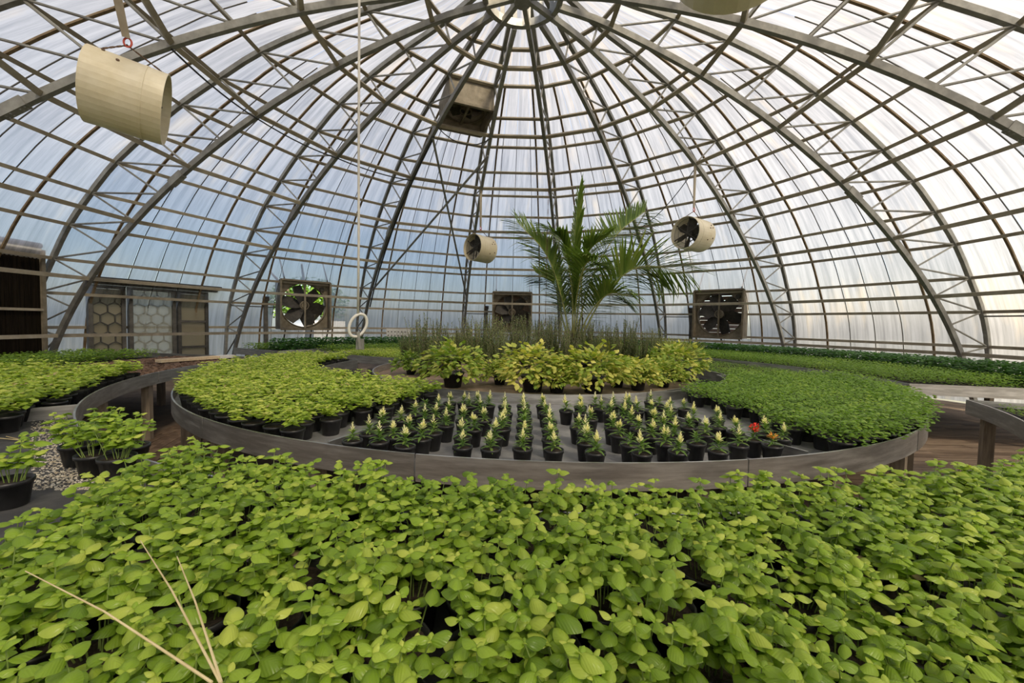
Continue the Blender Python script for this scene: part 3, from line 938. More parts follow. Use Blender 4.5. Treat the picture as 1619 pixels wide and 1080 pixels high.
def perl(q):
    while True:
        c = PZ(q.uniform(50, 290), q.uniform(655, 775), ZD)
        if (c - Vector((CC.x, CC.y, ZD))).length > 5.14: return c
crumbs('perlite_litter', 1700, perl, (.002, .007), M_PERL, 'spilled perlite and seed husks on the bench between the loose pots', 'perlite')

# ------------------------------------------------------------------ herbs in the round bed
bp_me, bp_soil, bp_h = pot_meshes(.29, .20, 'bed')
rg = random.Random(23)
def shrub(rng, n, rx, h, l0, l1, tm):
    items = []; ph = rng.uniform(0, 6)
    for k in range(n):
        u = rng.random(); a = rng.uniform(0, 6.283); el = math.asin(rng.uniform(-.45, 1))
        rr3 = rng.uniform(.70, 1.0) * (1 + .22 * math.sin(3 * a + 2 * el + ph) + .12 * math.sin(7 * a + ph))
        d = Vector((math.cos(a) * math.cos(el), math.sin(a) * math.cos(el), math.sin(el)))
        p = Vector((d.x * rx * rr3, d.y * rx * rr3, h * .42 + d.z * h * .58 * rr3))
        items.append((leaf_M(p, a + rng.uniform(-.9, .9), el * .7 + rng.uniform(-.5, .3), rng.uniform(-.5, .5), rng.uniform(l0, l1)), min(.95, max(0, rng.gauss(tm, .24)))))
    return items
SHR = [build_leaves('foliage', shrub(rg, 620, .37, .42, .05, .085, tm), LO, M_VARI) for tm in (.45, .58, .72, .5)]
ROSES = []
for v in range(4):
    items = []; st = []
    for k in range(44):
        a = rg.uniform(0, 6.283); rad = rg.uniform(0, .19); hh = rg.uniform(.20, .78)
        b = Vector((math.cos(a) * rad * .4, math.sin(a) * rad * .4, 0)); tp = Vector((math.cos(a) * rad * 1.25, math.sin(a) * rad * 1.25, hh))
        st.append([b, b.lerp(tp, .5) + Vector((0, 0, .02)), tp])
        for q in range(44):
            f = .10 + .90 * q / 44
            items.append((leaf_M(b.lerp(tp, f), q * 2.4 + k, rg.uniform(.6, 1.1), 0, rg.uniform(.040, .060) * (1.15 - .4 * f)), rg.uniform(.1, .9)))
    ROSES.append((build_leaves('foliage', items, [leaf_grid(1, .30, 2, 1, 0, .1)], M_ROSE), stems_mb(st, .003).mesh('stems', M_BARK)))
GRS = []
for v in range(2):
    items = []
    for k in range(150):
        a = rg.uniform(0, 6.283); r = .12 * math.sqrt(rg.random())
        items.append((leaf_M(Vector((r * math.cos(a), r * math.sin(a), 0)), a, rg.uniform(1.05, 1.5), rg.uniform(-1, 1), rg.uniform(.25, .48)), rg.random() * .9))
    GRS.append(build_leaves('blades', items, [leaf_grid(1, .025, 5, 1, 0, .25)], M_GRASS))
shr_spots = [(650, 592, .62, 0, 'small variegated shrub at the left end of the herb bed'), (716, 612, .98, 1, 'bushy green and yellow variegated plant in a black pot left in the herb bed'),
             (842, 619, 1.0, 2, 'pale yellow leaved variegated bush in the middle front of the herb bed'), (880, 621, .72, 0, 'low variegated bush squeezed beside the pale yellow one'),
             (938, 621, 1.0, 1, 'broad variegated bush in a ribbed black pot right of the middle'), (1008, 617, .72, 2, 'compact yellow green bush in a grey black pot'),
             (1048, 612, .70, 0, 'trailing variegated bush spilling over the steel rim'), (1078, 603, .98, 2, 'tall golden leaved bush at the right end of the herb bed'),
             (975, 612, .7, 3, 'small green bush between the broad and the compact bush'), (790, 608, .62, 3, 'small dark green bush left of the pale yellow one'), (1098, 590, .75, 1, 'last yellow green bush behind the golden one at the right rim')]
for px, py, sc, k, lab in shr_spots:
    p = PZ(px, py, ZD)
    if (p - Vector((CC.x, CC.y, ZD))).length > 2.22: p = Vector((CC.x, CC.y, ZD)) + (p - Vector((CC.x, CC.y, ZD))).normalized() * 2.22
    t = thing('variegated_shrub', lab, 'potted plant', T(p) @ RZ(rg.uniform(0, 6)))
    pm_ = Matrix.Diagonal((min(1, sc), min(1, sc), min(1, sc), 1))
    link('pot', bp_me, t, pm_); link('soil', bp_soil, t, pm_)
    link('foliage', SHR[k], t, T(0, 0, bp_h * sc * .45) @ Matrix.Scale(sc * 1.12, 4))
rose_spots = [(672, 596, 1.05), (690, 583, 1.0), (722, 580, .85), (752, 588, 1.0), (776, 590, 1.1), (790, 578, 1.15), (808, 590, 1.0), (830, 580, 1.2), (858, 588, 1.05),
              (878, 580, 1.15), (896, 592, 1.0), (925, 586, 1.05), (948, 590, .9), (985, 585, 1.1), (1000, 578, 1.05), (1028, 583, .9), (640, 578, .7), (765, 572, 1.1), (850, 570, 1.1), (960, 572, 1.0), (705, 592, .9), (738, 575, 1.1), (818, 572, 1.2), (838, 594, .9), (870, 570, 1.2), (912, 576, 1.15), (935, 573, 1.1), (972, 590, .9), (1015, 590, .85), (660, 582, 1.0), (790, 598, .8), (1040, 577, .9)]
small_pm = Matrix.Diagonal((.7, .7, .7, 1))
for k_, (px, py, sc) in enumerate(sorted(rose_spots), 1):
    p = PZ(px, py, ZD)
    t = thing('rosemary_plant', 'upright grey green rosemary behind the variegated shrubs, %s from left' % nth(k_), 'potted plant', T(p) @ RZ(rg.uniform(0, 6)), 'rosemary in the herb bed')
    link('pot', bp_me, t, small_pm); link('soil', bp_soil, t, small_pm)
    f, s = ROSES[rg.randrange(4)]
    link('stems', s, t, T(0, 0, bp_h * .7) @ Matrix.Scale(sc, 4)); link('foliage', f, t, T(0, 0, bp_h * .7) @ Matrix.Scale(sc, 4))
for px, py, lab in ((968, 578, 'golden grass tuft behind the compact yellow green bush'), (1066, 580, 'golden grass tuft near the right end of the herb bed'),
                    (700, 574, 'golden grass tuft at the left among the rosemary'), (905, 570, 'golden grass tuft at the foot of the palm'), (985, 572, 'golden grass tuft right of the palm foot'), (1048, 572, 'golden grass tuft between rosemary and golden bush'), (735, 568, 'golden grass tuft before the closed louvre fan'), (1090, 577, 'golden grass tuft at the rim on the far right of the herb bed')):
    t = thing('grass_tuft', lab, 'potted plant', T(PZ(px, py, ZD)))
    link('pot', bp_me, t, small_pm); link('soil', bp_soil, t, small_pm)
    link('blades', GRS[rg.randrange(2)], t, T(0, 0, bp_h * .7) @ Matrix.Scale(1.15, 4))

# ------------------------------------------------------------------ palm
palm_base = PZ(905, 575, ZD)
palm = thing('palm', 'young palm with long arching fronds rising from the herb bed', 'palm tree', T(palm_base))
PYD = palm_base.y
obj('pot', MB().lathe([(.001, 0), (.17, 0), (.21, .34), (.225, .34), (.225, .38), (.19, .38), (.18, .33), (.001, .33)], 22), M_POT, palm, smooth=True)
trunk_top = .55
obj('trunk', MB().tube([(0, 0, .28), (0, 0, .42), (0, 0, trunk_top + .1)], [.075, .085, .05], 10), M_BARK, palm, smooth=True)
def palm_pts(pxs, dep):
    return [PY(x, y, PYD + d) - palm_base for (x, y), d in zip(pxs, dep)]
fronds = [
    ([(905, 548), (906, 480), (908, 400), (915, 305)], (0, .05, .15, .30), 1, .46),
    ([(903, 548), (890, 480), (865, 405), (817, 350)], (0, -.1, -.25, -.35), 1, .42),
    ([(908, 548), (932, 450), (972, 375), (1020, 334)], (0, .2, .5, .7), 1, .48),
    ([(912, 548), (955, 468), (1010, 422), (1090, 432)], (0, -.25, -.55, -.7), 1, .50),
    ([(904, 548), (905, 470), (893, 390), (872, 362)], (0, -.1, -.25, -.5), 0, .42),
    ([(902, 548), (888, 500), (876, 450), (846, 430)], (0, .2, .5, .75), 0, .36),
    ([(910, 548), (930, 500), (962, 465), (1000, 470)], (0, -.3, -.65, -1.0), 0, .36),
    ([(908, 548), (916, 470), (930, 400), (962, 372)], (0, .1, .1, -.1), 0, .44),
    ([(906, 548), (912, 470), (925, 420), (945, 410)], (0, -.3, -.7, -1.1), 0, .40),
]
def leaflet_geo(droop):
    V = []; UV = []; F = []; n = 6
    for i in range(n + 1):
        t = i / n; w = .021 * (math.sin(math.pi * (t * .93 + .07)) ** .6)
        z = -droop * t * t
        x = math.sqrt(max(0, 1)) * (t - droop * droop * t ** 3 * .3)
        for s in (-1, 0, 1):
            V.append((x, s * w, z + (0 if s == 0 else -.010 * w / .021))); UV.append((t, s))
    for i in range(n):
        for j in range(2):
            a = i * 3 + j; F.append((a, a + 3, a + 4, a + 1))
    return np.array(V), UV, F
LFG = [leaflet_geo(d) for d in (.10, .28, .55)]
LFM = [[build_leaves('leaflet', [(Matrix.Identity(4), tint)], [g], M_PALM) for tint in (.15, .4, .65, .9)] for g in LFG]
rpalm = random.Random(3)
for fi, (pxs, dep, pieces, LL) in enumerate(fronds):
    tw = (1.2, 1.1, -.9, 1.0, .5, 1.2, .9, .3, .6)[fi]; LL *= 1.45
    pts = palm_pts(pxs, dep)
    curve = [Vector(cat(pts, t)) for t in np.linspace(0, 3, 19)]
    fr_ = obj('frond', MB().tube(curve, [.019 * (1 - .8 * i / 18) + .002 for i in range(19)], 5), M_RACHIS, palm, smooth=True)
    items = []; n = 68 if pieces else 60
    for k in range(n):
        f = .24 + .76 * (k + .5) / n
        p = Vector(cat(pts, 3 * f)); tg = (Vector(cat(pts, min(3, 3 * f + .06))) - Vector(cat(pts, 3 * f - .06))).normalized()
        side = tg.cross(Vector((0, 0, 1)))
        if side.length < .25: side = tg.cross(Vector((.3, 1, 0)))
        side.normalize(); nn = side.cross(tg).normalized()
        side = (side * math.cos(tw) + nn * math.sin(tw)).normalized()
        for sg in (-1, 1):
            lenf = LL * (.55 + .6 * math.sin(math.pi * min(1, (f - .26) / .74 * .85 + .1))) * rpalm.uniform(.9, 1.1)
            d = (tg * (.42 + .55 * f) + side * sg * (1.05 - .35 * f) + Vector((0, 0, rpalm.uniform(-.1, .12)))).normalized()
            yv = Vector((0, 0, 1)).cross(d)
            if yv.length < .05: yv = side
            yv.normalize(); zv = d.cross(yv)
            items.append((frame(p, d, yv, zv) @ Matrix.Diagonal((lenf, max(.6, lenf / LL), lenf, 1)), rpalm.uniform(.05, .92), rpalm.choice((0, 0, 1, 1, 2)), k))
    rest = []
    for M, tint, g, k in items:
        if pieces and k % 2 == 0: link('leaflet', LFM[g][int(tint * 3.99)], fr_, M)
        else: rest.append((M, tint))
    o = link('leaflets', build_leaves('leaflets', rest, [LFG[0], LFG[1], LFG[0], LFG[2]], M_PALM), fr_)
    o['kind'] = 'stuff'

# ------------------------------------------------------------------ fans
def square_hole(w, h, r, n=40):
    V = []; F = []
    for k in range(n):
        t = 2 * math.pi * k / n; c, s = math.cos(t), math.sin(t)
        V.append((r * c, 0, r * s))
        q = min((w / 2) / max(abs(c), 1e-6), (h / 2) / max(abs(s), 1e-6))
        V.append((q * c, 0, q * s))
    for k in range(n):
        l = (k + 1) % n
        F.append((2 * k, 2 * k + 1, 2 * l + 1, 2 * l))
    return V, F
def blade_mb(r0, r1, w, pitch):
    mb = MB(); V = []
    for r, ww in ((r0, w * .55), (r0 + (r1 - r0) * .5, w), (r1, w * .8)):
        for s in (-1, 1):
            for q in (-1, 1):
                V.append((s * ww / 2, s * ww / 2 * math.tan(pitch) + q * .006, r))
    F = [(0, 1, 3, 2), (8, 10, 11, 9)]
    for b in (0, 4):
        F += [(b, b + 4, b + 5, b + 1), (b + 2, b + 3, b + 7, b + 6), (b + 1, b + 5, b + 7, b + 3), (b, b + 2, b + 6, b + 4)]
    return mb.add(V, F)

def fan_box(M, w, h, dep, label, louvre, strut=True, name='exhaust_fan', struts_below=True):
    """local frame: x across, y into the hall, z up; origin at the centre of the rear face"""
    t = thing(name, label, 'fan', M)
    hs = MB()
    for c, sz in (((-w / 2 + .012, dep / 2, 0), (.024, dep, h)), ((w / 2 - .012, dep / 2, 0), (.024, dep, h)),
                  ((0, dep / 2, h / 2 - .012), (w - .05, dep, .024)), ((0, dep / 2, -h / 2 + .012), (w - .05, dep, .024))):
        hs.box(c, sz)
    obj('housing', hs, M_BOX, t)
    r = min(w, h) * .46
    V, F = square_hole(w - .05, h - .05, r)
    obj('face_plate', MB().add(V, F), M_BOX, t, T(0, dep * .62, 0))
    fr = MB()
    for a, b in (((-w / 2, 0, -h / 2), (w / 2, 0, -h / 2)), ((-w / 2, 0, h / 2), (w / 2, 0, h / 2)), ((-w / 2, 0, -h / 2), (-w / 2, 0, h / 2)), ((w / 2, 0, -h / 2), (w / 2, 0, h / 2))):
        fr.bar(a, b, .055, .055, (0, 1, 0))
    obj('front_frame', fr, M_BOX, t, T(0, dep, 0))
    obj('venturi_ring', MB().lathe([(r, -.10), (r + .012, -.10), (r + .03, .03), (r, .03)], 40, T(0, dep * .6, 0) @ Matrix.Rotation(-math.pi / 2, 4, 'X')), M_BOX, t, smooth=True)
    bm = blade_mb(.09, r * .95, w * .26, .5).mesh('blade', M_DARK)
    for k in range(6): link('blade', bm, t, T(0, dep * .42, 0) @ Matrix.Rotation(k * math.pi / 3 + .3, 4, 'Y'))
    obj('hub', MB().lathe([(.001, -.06), (.12, -.06), (.12, .05), (.08, .09), (.001, .09)], 18, T(0, dep * .42, 0) @ Matrix.Rotation(-math.pi / 2, 4, 'X')), M_BOX, t)
    obj('pulley', MB().tube([(.13 * math.cos(a), dep * .66, .13 * math.sin(a)) for a in np.linspace(0, 6.283, 20)[:-1]], .014, 6, True), M_BOX, t)
    if strut: obj('strut', MB().box((0, dep * .72, 0), (.05, .04, h - .06)), M_BOX, t)
    obj('motor', MB().lathe([(.001, -.1), (.07, -.1), (.07, .1), (.001, .1)], 14, T(-w * .36, dep * .55, h * .36) @ Matrix.Rotation(math.pi / 2, 4, 'X')), M_DARK, t)
    if louvre is not None:
        n = 11; sm = MB().box((0, 0, 0), (w - .06, .012, (h - .06) / n * 1.06)).mesh('louvre_slat', M_SLAT)
        for k in range(n):
            z = -h / 2 + .03 + (k + .5) * (h - .06) / n
            link('louvre_slat', sm, t, T(0, .02, z) @ Matrix.Rotation(louvre * (1 if k % 3 else .6), 4, 'X'))
    if struts_below:
        for x in (-w * .45, -w * .1, w * .42):
            obj('support', MB().bar((x, dep, -h / 2 - .03), (x - .05, .1, -h / 2 - .62), .035, .035), M_DARK, t)
            if x != -w * .1: obj('hanger', MB().bar((x, dep * .95, h / 2), (x * 1.02, .02, h / 2 + .75), .03, .03), M_STEELD, t)
    return t
def bay_frame(i, f, zw, inset):
    az = rib_az(i + .5)
    inward = Vector((-math.sin(az), -math.cos(az), 0)); right = Vector((-math.cos(az), math.sin(az), 0))
    r, z = prof_at(zw)
    return frame(bay_pt(r, z, i, f) + inward * inset, right, inward, (0, 0, 1))
FW = 1.50
LBL = {-3: ('belt driven wall fan at the left with open view to a tree outside', None), -1: ('wall fan with closed brown louvres behind the palm', .15),
       1: ('wall fan with half open louvres right of the palm', .75), 3: ('wall fan box cut off by the right picture edge', .1)}
for i, (lab, lv) in LBL.items():
    zc = (FANZ0 + FANZ1) / 2
    fan_box(bay_frame(i, .5, zc, .02), FW, 1.54, .55, lab, lv)
    Mf = bay_frame(i, .5, .0, 0)
    c = thing('fan_controller', {-3: 'slim grey control column left of the fan with the tree view', -1: 'slim grey control column left of the closed louvre fan',
                                 1: 'slim grey control column left of the half open louvre fan', 3: 'slim grey control column near the right edge fan'}[i], 'control box',
              Mf @ T(1.02, .42, 0))
    obj('column', MB().box((0, 0, 1.05), (.11, .09, 2.1)), M_STEELD, c)
    obj('cap', MB().box((0, .02, 2.16), (.16, .14, .14)), M_DARK, c)
    obj('conduit', MB().tube([(-.27, -.02, 1.9), (.0, -.02, 1.9), (.5, -.02, 1.9), (.95, .04, 1.9)], .016, 6), M_STEELD, c)
# roof fan between two ribs left of the crown
ro = rz_out(.5); dr = np.array(rz_out(.55)) - np.array(rz_out(.45)); dr /= np.linalg.norm(dr)
azr = rib_az(-1.5)
outn = Vector((-dr[1] * math.sin(azr), -dr[1] * math.cos(azr), dr[0]))
upv = Vector((-dr[0] * math.sin(azr), -dr[0] * math.cos(azr), -dr[1]))
rf_c = bay_pt(ro[0], ro[1], -2, .5)
fan_box(frame(rf_c + outn * .05, (-math.cos(azr), math.sin(azr), 0), -outn, upv), 1.0, .95, .62, 'square roof fan box hung between two ribs left of the crown', .25, True, 'roof_fan', False)

# drum fans
def drum_fan(i, axis_az, tilt, zc, label, ln=.60, off=(0, 0)):
    az = rib_az(i); node = dome(*rz_in(2), az)
    c = Vector((node.x + off[0], node.y + off[1], zc))
    ax = Vector((math.sin(axis_az) * math.cos(tilt), math.cos(axis_az) * math.cos(tilt), math.sin(tilt)))
    yv = Vector((0, 0, 1)).cross(ax).normalized(); zv = ax.cross(yv)
    M = frame(c, ax, yv, zv)
    t = thing('drum_fan', label, 'fan', M)
    R = .35; A = Matrix.Rotation(math.pi / 2, 4, 'Y')
    obj('drum', MB().lathe([(R, -ln / 2), (R + .006, -ln / 2), (R + .006, ln / 2), (R, ln / 2), (R - .004, ln / 2), (R - .004, -ln / 2), (R, -ln / 2)], 40, A), M_CREAM, t, smooth=False)
    obj('seam_band', MB().lathe([(R + .004, -.012), (R + .011, -.012), (R + .011, .012), (R + .004, .012)], 40, T(ln * .22, 0, 0) @ A), M_CREAM, t)
    bm = blade_mb(.06, R * .93, .17, .6).mesh('blade', M_DARK)
    for k in range(6): link('blade', bm, t, T(ln * .18, 0, 0) @ RZ(math.pi / 2) @ Matrix.Rotation(k * math.pi / 3 + .2, 4, 'Y'))
    obj('hub', MB().lathe([(.001, -.05), (.075, -.05), (.075, .05), (.001, .07)], 16, T(ln * .18, 0, 0) @ A), M_DARK, t)
    obj('motor', MB().lathe([(.001, -.13), (.08, -.13), (.08, .10), (.001, .10)], 16, A), M_DARK, t)
    for sx in (ln * .36, -ln * .36):
        g = MB()
        for k in range(3):
            a = k * math.pi / 3 + .4
            g.bar((sx, -R * math.cos(a), -R * math.sin(a)), (sx, R * math.cos(a), R * math.sin(a)), .018, .018, (1, 0, 0))
        obj('cross_bracket', g, M_DARK, t)
        for rr_ in (.12, .22, .32):
            obj('guard_ring', MB().tube([(sx, rr_ * math.cos(a), rr_ * math.sin(a)) for a in np.linspace(0, 6.283, 25)[:-1]], .004, 4, True), M_DARK, t)
    for x, a in ((-ln * .3, .5), (-ln * .36, .35), (-ln * .2, .3), (-ln * .36, -.3), (-ln * .1, -.45), (-ln * .3, 2.2), (-ln * .1, 2.5)):
        obj('bolt', MB().lathe([(.001, 0), (.014, 0), (.014, .012), (.001, .012)], 8, Matrix.Rotation(a - math.pi / 2, 4, 'X') @ T(x, 0, R + .004)), M_CHAIN, t)
    inv = M.inverted()
    hook = inv @ (c + Vector((0, 0, R + .17)))
    for sx in (-ln * .46, ln * .46):
        a, b = Vector((sx, 0, R + .01)), hook
        n = 9
        ch = MB()
        for k in range(n):
            p, q = a.lerp(b, k / n), a.lerp(b, (k + 1.25) / n)
            ch.bar(p, q, .016 if k % 2 else .006, .006 if k % 2 else .016)
        obj('chain', ch, M_CHAIN, t)
    obj('shackle', MB().tube([hook + Vector((.03 * math.cos(a), 0, .03 + .045 * math.sin(a))) for a in np.linspace(0, 6.283, 15)[:-1]], .009, 6, True), M_RED, t)
    top = inv @ (node + Vector((0, 0, .05)))
    hk = hook + (top - hook).normalized() * .07
    obj('hanging_strap', MB().bar(hk, top, .05, .012, (0, 1, 0)).bar(hk + Vector((.02, 0, 0)), top + Vector((.05, 0, 0)), .035, .012, (0, 1, 0)), M_PURLIN, t)
    return t
drum_fan(-6, math.radians(54), -.12, 3.80, 'large looking cream drum fan hanging close at the upper left', .60, (-.06, .35))
drum_fan(-1, math.radians(222), .02, 3.60, 'small looking cream drum fan hanging left of the palm', .60)
drum_fan(2, math.radians(237), .02, 3.66, 'cream drum fan hanging right of the palm above the wall fan', .60)
drum_fan(7, math.radians(20), 0, 3.585, 'cream drum fan overhead, only its belly showing at the top edge', .60, (0, .0))

# ------------------------------------------------------------------ evaporative pad wall, door, small fixtures
padA = -4.93; padB = -4.06
def pad_pt(f, z, inset):
    p = bay_pt(*prof_at(1.4), -5, f); az = rib_az(-4.5)
    return Vector((p.x + inset * -math.sin(az), p.y + inset * -math.cos(az), z))
az5 = rib_az(-4.5); px_ = Vector((math.cos(az5), -math.sin(az5), 0)); py_ = Vector((-math.sin(az5), -math.cos(az5), 0))
pw = thing('cooling_pad_wall', 'tall dark wet cooling pad wall at the left edge', 'cooling pad', frame(pad_pt(.5, 0, .50), px_, py_, (0, 0, 1)))
PW, PH = 3.46, 2.86
n = 11
pmesh = MB()
wpad = PW / n
for k in range(9):
    x = -wpad / 2 + wpad * (k + .5) / 9
    pmesh.box((x, .0 + (.006 if k % 2 else 0), 1.52), (wpad / 9 * .86, .14, PH - .06))
pmesh = pmesh.mesh('pad', M_PAD)
for k in range(n): link('pad', pmesh, pw, T(-PW / 2 + wpad * (k + .5), 0, 0))
obj('top_pipe', MB().tube([(-PW / 2, .07, PH + .08), (PW / 2 + .02, .07, PH + .08)], .055, 10), M_STEELD, pw)
obj('top_tray', MB().box((0, .02, PH), (PW, .2, .04)), M_WHITE, pw)
obj('edge_post', MB().box((PW / 2 + .03, .02, PH / 2), (.07, .2, PH)), M_BOX, pw)
obj('middle_rail', MB().box((0, .11, 1.66), (PW, .03, .05)), M_PURLIN, pw)

dz = 2.28
azd = rib_az(-3.5); dx_ = Vector((math.cos(azd), -math.sin(azd), 0)); dy_ = Vector((-math.sin(azd), -math.cos(azd), 0))
def hexlattice(w, h, s):
    mb = MB(); seen = set()
    for i in range(-1, int(h / (1.5 * s)) + 2):
        for j in range(-1, int(w / (math.sqrt(3) * s)) + 2):
            cx = j * math.sqrt(3) * s + (i % 2) * math.sqrt(3) * s / 2; cz = i * 1.5 * s
            for k in range(6):
                a0, a1 = math.pi / 6 + k * math.pi / 3, math.pi / 6 + (k + 1) * math.pi / 3
                p = Vector((cx + s * math.cos(a0), 0, cz + s * math.sin(a0))); q = Vector((cx + s * math.cos(a1), 0, cz + s * math.sin(a1)))
                m_ = (p + q) / 2; key = (round(m_.x, 2), round(m_.z, 2))
                if key in seen or not (0 <= m_.x <= w and 0 <= m_.z <= h): continue
                seen.add(key)
                cl = lambda v: Vector((min(max(v.x, 0), w), 0, min(max(v.z, 0), h)))
                if (cl(p) - cl(q)).length > .01: mb.bar(cl(p), cl(q), .022, .026, (0, 1, 0))
    return mb
def framed(name, f0, f1, kind_label, lattice, front, pane_mat):
    p0 = bay_pt(*prof_at(1.2), -4, f0); p1 = bay_pt(*prof_at(1.2), -4, f1)
    w = (p1 - p0).length
    o = Vector((p0.x, p0.y, 0)) + dy_ * .16
    t = link(name, None, None, frame(o, dx_, dy_, (0, 0, 1)), kind='structure', label=kind_label)
    fr = MB()
    for c, sz in (((.04, 0, dz / 2), (.08, .10, dz)), ((w - .04, 0, dz / 2), (.08, .10, dz)), ((w / 2, 0, dz - .04), (w - .16, .10, .08)), ((w / 2, 0, .05), (w - .16, .10, .1))):
        fr.box(c, sz)
    obj('frame', fr, M_STEELD, t)
    if pane_mat: 
        pn = MB().box((w / 2, 0, dz / 2), (w - .16, .008, dz - .18))
        obj('pane', pn, pane_mat, t)
    if lattice: obj('lattice', hexlattice(w - .16, dz - .18, .155), M_STEELD, t, T(.08, .03 if front else -.03, .1))
    return t, w
framed('door_1', .215, .385, 'door with a dark honeycomb lattice over pale glazing', True, True, M_PANELC)
framed('window_1', .40, .65, 'fixed frosted pane with a blurred honeycomb lattice behind', True, False, M_FROST)
t_, w_ = framed('window_2', .66, .85, 'yellowed side panel right of the honeycomb door', False, False, M_PANELC)
for z in (.75, 1.45): obj('cross_rail', MB().box((w_ / 2, .02, z), (w_ - .16, .06, .06)), M_STEELD, t_)
p0 = bay_pt(*prof_at(1.2), -4, .20); p1 = bay_pt(*prof_at(1.2), -4, .90)
hd = link('trim_1', None, None, None, kind='structure', label='dark header beam above the honeycomb door')
obj('beam', MB().bar(Vector((p0.x, p0.y, dz + .11)) + dy_ * .3, Vector((p1.x, p1.y, dz + .11)) + dy_ * .3, .36, .11), M_STEELD, hd)
obj('sill_strip', MB().bar(Vector((p0.x, p0.y, dz + .03)) + dy_ * .25, Vector((p1.x, p1.y, dz + .03)) + dy_ * .25, .10, .05), M_PURLIN, hd)

# cross braces between two ribs, and cables
for a, b, off, lab in (((-2, 1.2), (-1, 4.9), .09, 'long steel brace slanting down to the right between two ribs'), ((-1, 1.3), (-2, 4.7), .16, 'long steel brace slanting down to the left between two ribs')):
    p, q = dome(*rz_in(a[1]), rib_az(a[0])), dome(*rz_in(b[1]), rib_az(b[0]))
    d = (DC + Vector((0, 0, 2)) - p).normalized() * off
    obj('tie_brace', MB().tube([p + d, q + d], .028, 8), M_STEEL, label=lab, category='brace')

def cable(pts, r, mat, label, name='cable', cat_='cable', sag=.06):
    out = []
    for a, b in zip(pts[:-1], pts[1:]):
        for k in range(8):
            f = k / 8; p = a.lerp(b, f); p = p - Vector((0, 0, sag * 4 * f * (1 - f))); out.append(p)
    out.append(pts[-1])
    o = obj(name, MB().tube(out, r, 6), mat, smooth=True); o['label'] = label; o['category'] = cat_
    return o
cable([dome(*rz_in(2), rib_az(i)) - Vector((0, 0, .07)) for i in (-5, -4, -3, -2)], .014, M_CABLE, 'black cable sagging along the ring of purlins at the upper left')
cable([dome(*rz_in(1), rib_az(i)) - Vector((0, 0, .06)) for i in (-2, -1)], .012, M_CABLE, 'short black cable looping under the roof fan', sag=.25)
cable([dome(*rz_in(.05 + 2 + .9 * k / 3), rib_az(-6) + .02) - Vector((0, 0, .06)) for k in range(-6, 4)], .02, M_CABLE, 'thick black cable running down a rib beside the near drum fan', sag=.02)
cable([dome(*rz_in(1.2 + k * .5), rib_az(-2) + .008) + Vector((.04, -.07, -.03)) for k in range(9)], .022, M_CABLE, 'black cable bundle tied along the rib left of the palm', sag=.0)
cable([dome(*rz_in(3), rib_az(1)) - Vector((0, 0, .05)), dome(*rz_in(2), rib_az(2)) - Vector((0, 0, .08))], .010, M_CABLE, 'black cable feeding the drum fan right of the palm', sag=.2)

# hanging hose with a coil
hp = PY(566, 512, 5.2)
hz = thing('hanging_hose', 'pale hose hanging from the dome with a coil at its end', 'hose', T(hp))
topz = 4.35
obj('hose', MB().tube([(0, 0, topz - hp.z + 1.75), (.0, 0, 2.2), (.005, 0, 1.0), (.0, 0, .1)], .016, 8), M_HOSE, hz, smooth=True)
obj('coil', MB().tube([(.085 * math.cos(a) + .03 * math.sin(a), .02 * math.sin(a) + .06 * math.cos(a), -.02 + .145 * math.sin(a)) for a in np.linspace(0, 6.283, 25)[:-1]], .019, 8, True), M_WHITE, hz, smooth=True)
obj('nozzle', MB().tube([(0, 0, -.10), (.01, 0, -.2), (.02, .02, -.32)], [.022, .022, .03], 8), M_STEEL, hz)
obj('handle_plate', MB().box((.02, .02, -.26), (.10, .02, .14)), M_STEEL, hz)

# hanging chain with a hook by the palm
hc = PY(862, 512, 8.2)
ht = thing('hanging_chain', 'thin chain with a loop hook hanging left of the palm', 'chain', T(hc))
cm = MB()
for k in range(40):
    cm.bar((0, 0, k * .09), (0, 0, k * .09 + .1), .012 if k % 2 else .005, .005 if k % 2 else .012, (1, 0, 0))
obj('chain', cm, M_CHAIN, ht)
obj('hook', MB().tube([(.06 * math.cos(a), 0, -.06 + .07 * math.sin(a)) for a in np.linspace(0, 6.283, 17)[:-1]], .010, 6, True), M_STEEL, ht)
obj('weight', MB().lathe([(.001, -.42), (.05, -.42), (.035, -.14), (.001, -.13)], 10), M_STEEL, ht)

# pegboard tray leaning behind the rear bench
pb = PY(630, 531, 14.6)
pt = thing('perforated_board', 'small cream board with rows of holes behind the rear flats', 'board', T(pb.x, pb.y, 0))
obj('board', MB().box((0, 0, pb.z), (.86, .03, .5)), M_WHITE, pt)
hm = MB().lathe([(.001, 0), (.022, 0), (.022, .008), (.001, .008)], 8, Matrix.Rotation(math.pi / 2, 4, 'X')).mesh('hole', M_DARK)
for a in range(6):
    for b in range(3): link('hole', hm, pt, T(-.36 + a * .12, -.016, pb.z - .12 + b * .13))
obj('leg', MB().box((-.35, .03, (pb.z - .2) / 2), (.05, .05, pb.z - .2)), M_WOOD, pt); obj('leg', MB().box((.35, .03, (pb.z - .2) / 2), (.05, .05, pb.z - .2)), M_WOOD, pt)

